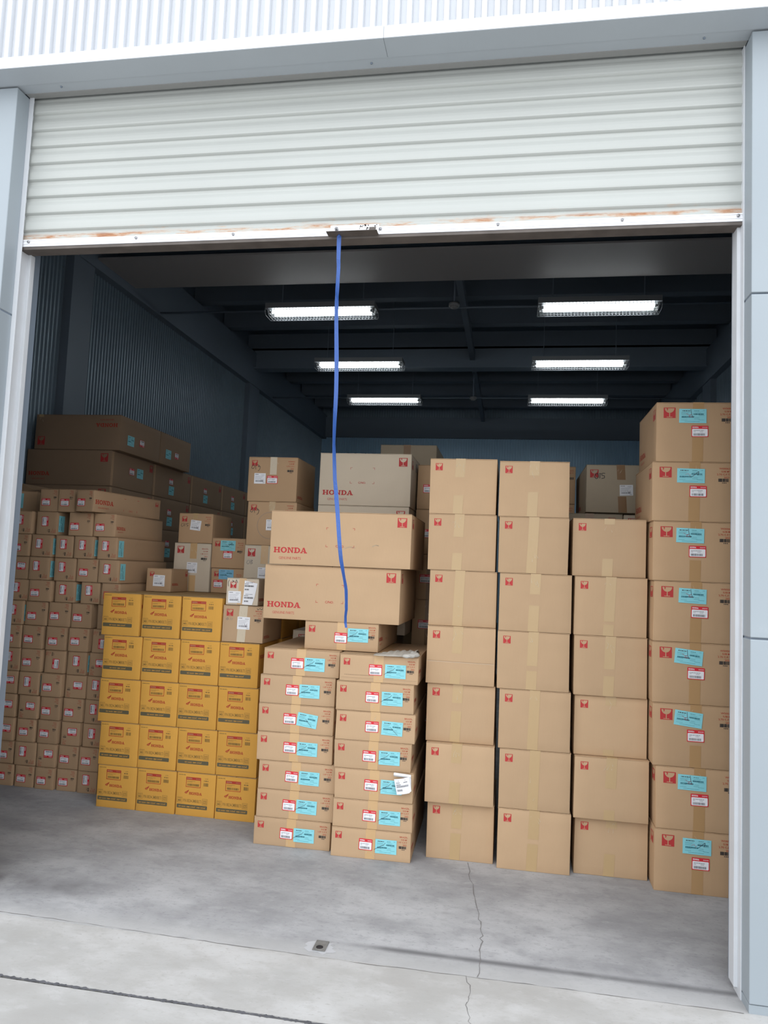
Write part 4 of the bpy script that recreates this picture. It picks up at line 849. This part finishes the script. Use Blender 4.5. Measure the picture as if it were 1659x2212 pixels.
H = c.h-c.t; c.tape(.165, up=.14, wd=.06, m='amber_tape'); c.ink('front', curve([(.030, H-.115), (.022, H-.135), (.034, H-.145), (.046, H-.13), (.038, H-.112)], .003, 'grey_ink', 3)+curve([(.055, H-.112), (.055, H-.142), (.070, H-.136), (.058, H-.126), (.070, H-.116), (.055, H-.112)], .003, 'grey_ink', 3))
c.part('address_label', 'front', address_label(.094, .084, 29), .165, H-.21, .0, label='white printed address label'); c.finish()
# two cartons on the fourth yellow column
c = small_std((-1.974, -1.675, 1.206, 1.461), 4.985, .42, 'kraft_board', 'tan carton with pale tape and white label, on the fourth yellow column', .048)
H = c.h-c.t; c.tape(.145, full=True, wd=.060, m='pale_tape', skew=.01); vol_text(c, 'BRAZIL', '0.02 M³', '0.71 C.F.T', '2022', c.w-.010, H-.024, lh=.016, sc=.85)
c.part('address_label', 'front', address_label(.092, .086, 31), .155, H-.115, -.01, label='white printed address label')
c.ink('front', curve([(.035, H-.082), (.026, H-.092), (.034, H-.098), (.042, H-.090), (.035, H-.082)], .002, 'grey_ink', 3)+line([(.060, H-.082), (.056, H-.096)], .002, 'grey_ink', 3)+line([(.072, H-.084), (.066, H-.098)], .002, 'grey_ink', 3)+curve([(c.w-.05, H-.008), (c.w-.045, H-.018), (c.w-.03, H-.008), (c.w-.02, H-.016), (c.w-.01, H-.006)], .0028, 'marker_ink', 3))
c.ink('right', honda(.02, .03, .12, .020, 'rust_red_ink')); c.finish()
c = small_std((-1.965, -1.733, 1.463, 1.652), 5.00, .26, 'pale_board', 'small pale carton with two white labels, on the tan carton', .044, rz=.035)
H = c.h-c.t; c.tape(.112, full=True, wd=.052, m='amber_tape', skew=.01)
c.part('address_label', 'front', address_label(.092, .082, 35), .062, .055, .02, label='white label with a red pen stroke')
def slip_art():
    a = [([(0, 0), (.072, -.002), (.088, .055), (.104, .150), (.010, .168), (.008, .09)], 'white_paper', 0)]
    for o_ in (0, .082):
        a += dashes(.022, .070+o_, .05, .004, 'grey_ink', 2, 1)+dashes(.012, .060+o_, .03, .004, 'dark_ink', 5, 1)+barcode(.012, .042+o_, .066, .011, 'dark_ink', 24, 3, 1)+barcode(.014, .018+o_, .030, .010, 'dark_ink', 12, 6, 1)
    return a
c.part('barcode_slip', 'front', slip_art(), .120, -.006+.012, 0, base=.004, label='curled white barcode slip')
c.ink('front', curve([(.016, H-.01), (.010, H-.03), (.014, H-.055)], .003, 'marker_ink', 3)+curve([(.038, H-.012), (.052, H-.018), (.040, H-.022)], .003, 'marker_ink', 3)+curve([(.062, H-.028), (.068, H-.008), (.078, H-.028)], .003, 'marker_ink', 3)+text('BRAZIL', .165, H-.022, .04, .006, 'rust_red_ink')); c.ink('right', honda(.02, .03, .12, .020, 'rust_red_ink')); c.finish()

# ---- wall of small end-on cartons
def small_art(c, kind, seed):
    w_ = c.w; H = c.h-c.t; r = random.Random(seed)
    if kind == 'P': return
    blk = []                                                          # block of red lines and a bar code, upper right when the label is upright
    for k, (tx, ww) in enumerate((('BRAZIL', .026), ('0.03 M³', .022), ('0.94 C.F.T', .032), ('2022', .014))): blk += text(tx, .034-ww, .049-.0105*k, ww, .0062, 'rust_red_ink', 0, .012)
    blk += barcode(.006, -.004, .026, .012, 'dark_ink', 11, seed, 0, .6)+dashes(.008, -.012, .018, .003, 'dark_ink', seed)
    lab = parts_label(.074, .056, seed)
    dx, dy = r.uniform(-.006, .006), r.uniform(-.006, .006)
    if kind == 'N': c.ink('front', shift(blk, w_-.048, H-.062)); c.part('parts_label', 'front', lab, .054+dx, H*.42+dy, r.uniform(-.03, .03))
    if kind == 'U': c.ink('front', shift(blk, .048, .062, PI)); c.part('parts_label', 'front', lab, w_-.060+dx, H*.58+dy, PI+r.uniform(-.03, .03))
    if kind == 'L': c.ink('front', shift(blk, w_-.065, .048, -PI/2)); c.part('parts_label', 'front', lab, .070+dx, H*.62+dy, -PI/2+r.uniform(-.04, .04))
    if kind == 'R': c.ink('front', shift(blk, .060, H-.045, PI/2)); c.part('parts_label', 'front', lab, w_-.070+dx, H*.42+dy, PI/2+r.uniform(-.04, .04))
BLUE = {(12, 2), (11, 2), (11, 4), (11, 5), (10, 2), (10, 5), (9, 3), (6, 4), (5, 2), (8, 1), (2, 2)}
KD = {'N': 'label upright', 'U': 'label upside down', 'L': 'label on its side', 'R': 'label on its side, red edge left', 'P': 'no label showing'}
CN5 = ('first', 'second', 'third', 'fourth', 'fifth')
ROWRZ = {k: random.uniform(-.012, .010) for k in range(1, 14)}; ROWRZ[12] = .004
for q in SML:
    r_, k, x0, x1, z0, z1, kd = q
    rz = ROWRZ[r_]+random.uniform(-.002, .002)
    c = place('small_carton', (x0+.002, x1-.002, z0, z1-.001), 5.22+random.uniform(-.010, .010), .78, 'small_board', 'small brown carton, %s row, %s from the left, %s' % (ORD[r_-1], CN5[k-1], KD[kd]), 'box', 'small end-on cartons in the wall at left', rz=rz, bulge=.0015)
    small_art(c, kd, r_*7+k)
    if (r_, k) in BLUE: c.part('shipping_label', 'right', shift(blue_label(.125, .075, r_+k, scrawl=1), 0, 0), .055, (c.h-c.t)*.5, PI/2, label='light blue printed shipping label')
    if (r_, k) == (12, 4): c.ink('right', honda(.02, .055, .13, .025, 'rust_red_ink')+text('GENUINE PARTS', .04, .035, .08, .009, 'rust_red_ink'))
    c.finish()
for k in (3, 4):                                                      # row above the fifth column is bare; carton lying askew on the twelfth row
    pass
c = Carton('small_carton', .165, .80, .166, 'small_board', (-3.190, 5.135, 2.099), -.183, 'small carton lying askew on top, its lettered side turned to the doorway', 'box', 'small end-on cartons in the wall at left', .001)
small_art(c, 'N', 991); c.ink('right', honda(.02, .060, .20, .034, 'rust_red_ink')+text('GENUINE PARTS', .05, .028, .12, .012, 'rust_red_ink')+text('C/NO.', .40, .030, .05, .014, 'rust_red_ink')+line([(.34, .03), (.34, .045)], .003, 'rust_red_ink')+line([(.50, .03), (.50, .045)], .003, 'rust_red_ink')+line([(.34, .13), (.36, .13)], .003, 'rust_red_ink')+line([(.50, .13), (.52, .13)], .003, 'rust_red_ink')+fragile(.735, .105, .035, .035, 'small_board'))
c.finish()
c = Carton('small_carton', .19, .55, .175, 'small_board', (-3.905, 5.42, 2.099), .30, 'dark carton set back at the left edge, blue label on its front', 'box', 'small end-on cartons in the wall at left', .001)
c.part('shipping_label', 'front', blue_label(.12, .07, 5), .055, .09, PI/2, label='light blue printed shipping label'); c.finish()
mb = MB(); mb.poly([(-4.02, 5.50, 2.34), (-3.98, 5.46, 2.275), (-3.80, 5.40, 2.275), (-3.80, 5.62, 2.31)], 'small_board'); 
mb.poly([(-4.02, 5.50, 2.344), (-3.80, 5.62, 2.314), (-3.80, 5.40, 2.279), (-3.98, 5.46, 2.279)], 'small_board')
tag(mb.build('cardboard_sheet'), 'loose cardboard flap lying on the dark carton at the left edge', 'cardboard sheet')

# ---- the dark stack along the left wall
segs = [(6.30, 7.12), (7.13, 8.04), (8.05, 8.97), (8.98, 9.84), (9.85, 10.72), (10.73, 11.6)]
def side_labels(c, up, order, seed, low=.10):
    H = c.h-c.t; D = c.d
    if order == 'H':                                                  # side by side, blue nearer or farther
        c.part('shipping_label', 'right', blue_label(.125, .095, seed), D*(.25 if up else .66), H*.36 if up else H*.55, 0, label='light blue printed shipping label')
        c.part('parts_label', 'right', parts_label(.095, .065, seed), D*(.52 if up else .46), H*.40 if up else H*.55, PI if up else 0)
    else:
        c.part('parts_label', 'right', parts_label(.095, .065, seed), D*.44, H*.58, 0)
        c.part('shipping_label', 'right', blue_label(.125, .095, seed), D*.46, H*.28, 0, label='light blue printed shipping label')
for k, (a, b) in enumerate(((6.30, 7.10), (7.11, 7.84))):
    c = place('cardboard_carton', (-4.48, -3.610, 2.760, 3.092), a, b-a, 'shaded_rear_board', ('top dark carton at the left wall, lettering upside down on its end', 'top dark carton at the left wall, the farther of two')[k], 'box', 'dark cartons stacked along the left wall')
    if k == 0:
        H = c.h-c.t; c.ink('front', shift(honda(0, 0, .22, .035, 'rust_red_ink')+text('GENUINE PARTS', .04, -.04, .14, .014, 'rust_red_ink'), c.w-.03, H-.075, PI)+fragile(.03, .04, .075, .080, 'shaded_rear_board'))
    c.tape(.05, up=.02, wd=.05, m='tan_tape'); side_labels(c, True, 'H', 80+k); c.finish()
LV = [(2.425, 2.758, 'second'), (2.085, 2.424, 'third'), (1.745, 2.084, 'fourth'), (1.405, 1.744, 'fifth')]
for j, (z0, z1, nm) in enumerate(LV):
    for k, (a, b) in enumerate(segs):
        if j == 3 and k > 3: continue
        c = place('cardboard_carton', (-4.545 if k == 0 else -4.50, -3.675-.002*j, z0, z1), a, b-a, 'shaded_rear_board', 'dark carton at the left wall, %s tier from the top, %s from the doorway' % (nm, ('first', 'second', 'third', 'fourth', 'fifth', 'sixth')[k]), 'box', 'dark cartons stacked along the left wall')
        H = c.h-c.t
        if k == 0: c.ink('front', honda(.025, .085, .22, .036, 'rust_red_ink')+text('GENUINE PARTS', .06, .045, .14, .014, 'rust_red_ink')+fragile(c.w-.11, H-.105, .075, .080, 'shaded_rear_board'))
        c.ink('right', fragile(c.d-.08, H-.10, .06, .07, 'shaded_rear_board')+[(rect(.004, .005, .045, H-.005), 'small_board', 0)])
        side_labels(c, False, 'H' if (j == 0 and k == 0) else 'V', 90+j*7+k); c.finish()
for j in range(4):
    z0 = .351*j
    for k in range(3):
        a, b = segs[k]; c = place('cardboard_carton', (-4.545, -3.68, z0, z0+.350), a, b-a, 'shaded_rear_board', 'dark carton hidden low at the left wall, %s tier up, %s from the doorway' % (ORD[j], CN[k]), 'box', 'dark cartons stacked along the left wall'); c.finish()

# ================================================================== LOOSE THINGS
# blue strap hanging from the lock bracket
ST = [(-.889, 3.412, .021, .2), (-.888, 3.36, .021, .1), (-.885, 3.22, .016, .5), (-.883, 3.10, .013, 1.1), (-.880, 2.96, .018, .4), (-.874, 2.80, .021, .1), (-.868, 2.62, .018, .5), (-.865, 2.49, .014, 1.0), (-.862, 2.36, .010, 1.25), (-.851, 2.18, .016, .6), (-.840, 2.08, .021, .1), (-.826, 1.98, .020, .1), (-.812, 1.88, .018, .4), (-.800, 1.79, .014, .9), (-.785, 1.71, .011, 1.2), (-.772, 1.65, .010, 1.1), (-.765, 1.59, .010, 1.2), (-.762, 1.555, .009, 1.1), (-.767, 1.52, .009, .9), (-.768, 1.49, .010, .8), (-.762, 1.468, .009, .6)]
mb = MB(); L_ = []
for i in range((len(ST)-1)*4+1):
    k = min(i//4, len(ST)-2); t = i/4-k; a, b = ST[k], ST[k+1]; x, z, wd, tw = [a[j]+(b[j]-a[j])*t for j in range(4)]
    y = 3.492 + .010*math.sin(i*.35)*(i > 6); dx, dy = math.cos(tw)*.0115, math.sin(tw)*.0115; nx, ny = -math.sin(tw)*.0008, math.cos(tw)*.0008
    s_ = wd/.0115/2/max(math.cos(tw), .35); s_ = min(s_, 1.0); dx *= s_; dy *= s_
    L_.append([(x-dx-nx, y-dy-ny, z), (x+dx-nx, y+dy-ny, z), (x+dx+nx, y+dy+ny, z), (x-dx+nx, y-dy+ny, z)])
vs_ = [p for q in L_ for p in q]; n = len(L_)
fs = [(4*i+j, 4*(i+1)+j, 4*(i+1)+(j+1) % 4, 4*i+(j+1) % 4) for i in range(n-1) for j in range(4)]+[(0, 1, 2, 3), (4*n-1, 4*n-2, 4*n-3, 4*n-4)]
mb.faces(vs_, fs, 'strap_blue'); mb.tube((-.889, 3.492, 3.424), (-.889, 3.492, 3.404), .006, 'strap_blue', 8)
tag(mb.build('pull_strap'), 'long twisted blue strap hanging from the shutter handle', 'strap')

# cotton work glove on the right flat-carton stack
gl = thing('work_glove', (-.66, 4.72, 1.224), 'crumpled white knitted work glove lying on the right flat-carton stack', 'glove')
def blob(mbx, c0, rx, ry, rz_, m, n=14, seed=0, rough=.10, rot=0.0):
    r = random.Random(seed); vs_ = []; N2 = n//2
    for i in range(N2+1):
        th = PI*i/N2
        for k in range(n):
            ph = 2*PI*k/n; f = 1+r.uniform(-rough, rough)*(0 < i < N2)
            x, y, z = rx*math.sin(th)*math.cos(ph)*f, ry*math.sin(th)*math.sin(ph)*f, rz_*math.cos(th)*f
            vs_.append((c0[0]+x*math.cos(rot)-y*math.sin(rot), c0[1]+x*math.sin(rot)+y*math.cos(rot), max(.001, c0[2]+z)))
    mbx.faces(vs_, [(i*n+k, (i+1)*n+k, (i+1)*n+(k+1) % n, i*n+(k+1) % n) for i in range(N2) for k in range(n)], m, True)
mb = MB(); n, k2 = 22, 10; r = random.Random(3); gv = []
for i in range(n+1):
    u = i/n; hw = .020+.105*u**.55*(1-.15*u)
    for k in range(k2+1):
        v = k/k2*2-1
        gv.append((-.150+.250*u, -.165+.075*u+(v+.55)*hw*1.25, .004+.020*(1-v*v)*min(1, u*2.2)+.006*math.sin(u*40)*(.4+.6*u)*(1-v*v)+r.uniform(0, .0025)))
mb.faces(gv, [(i*(k2+1)+k, (i+1)*(k2+1)+k, (i+1)*(k2+1)+k+1, i*(k2+1)+k+1) for i in range(n) for k in range(k2)], 'knit_cotton', True)
mb.faces([(x, y, .001) for x, y, z in gv], [(i*(k2+1)+k+1, (i+1)*(k2+1)+k+1, (i+1)*(k2+1)+k, i*(k2+1)+k) for i in range(n) for k in range(k2)], 'knit_cotton', True)
o = mb.build('glove_palm', gl); sd = o.modifiers.new('thickness', 'SOLIDIFY'); sd.thickness = .003
for i, (x, y, l, a) in enumerate(((.085, -.205, .040, .2), (.100, -.160, .042, .5), (.095, -.105, .045, .9), (.080, -.060, .040, 1.3))):
    mb = MB(); blob(mb, (x, y, .014), l*.85, .016, .013, 'knit_clean', 14, i+1, .12, a); mb.build('glove_finger', gl)
mb = MB(); blob(mb, (.062, -.225, .013), .03, .014, .012, 'knit_clean', 12, 9, .1, -.3); mb.build('glove_thumb', gl)
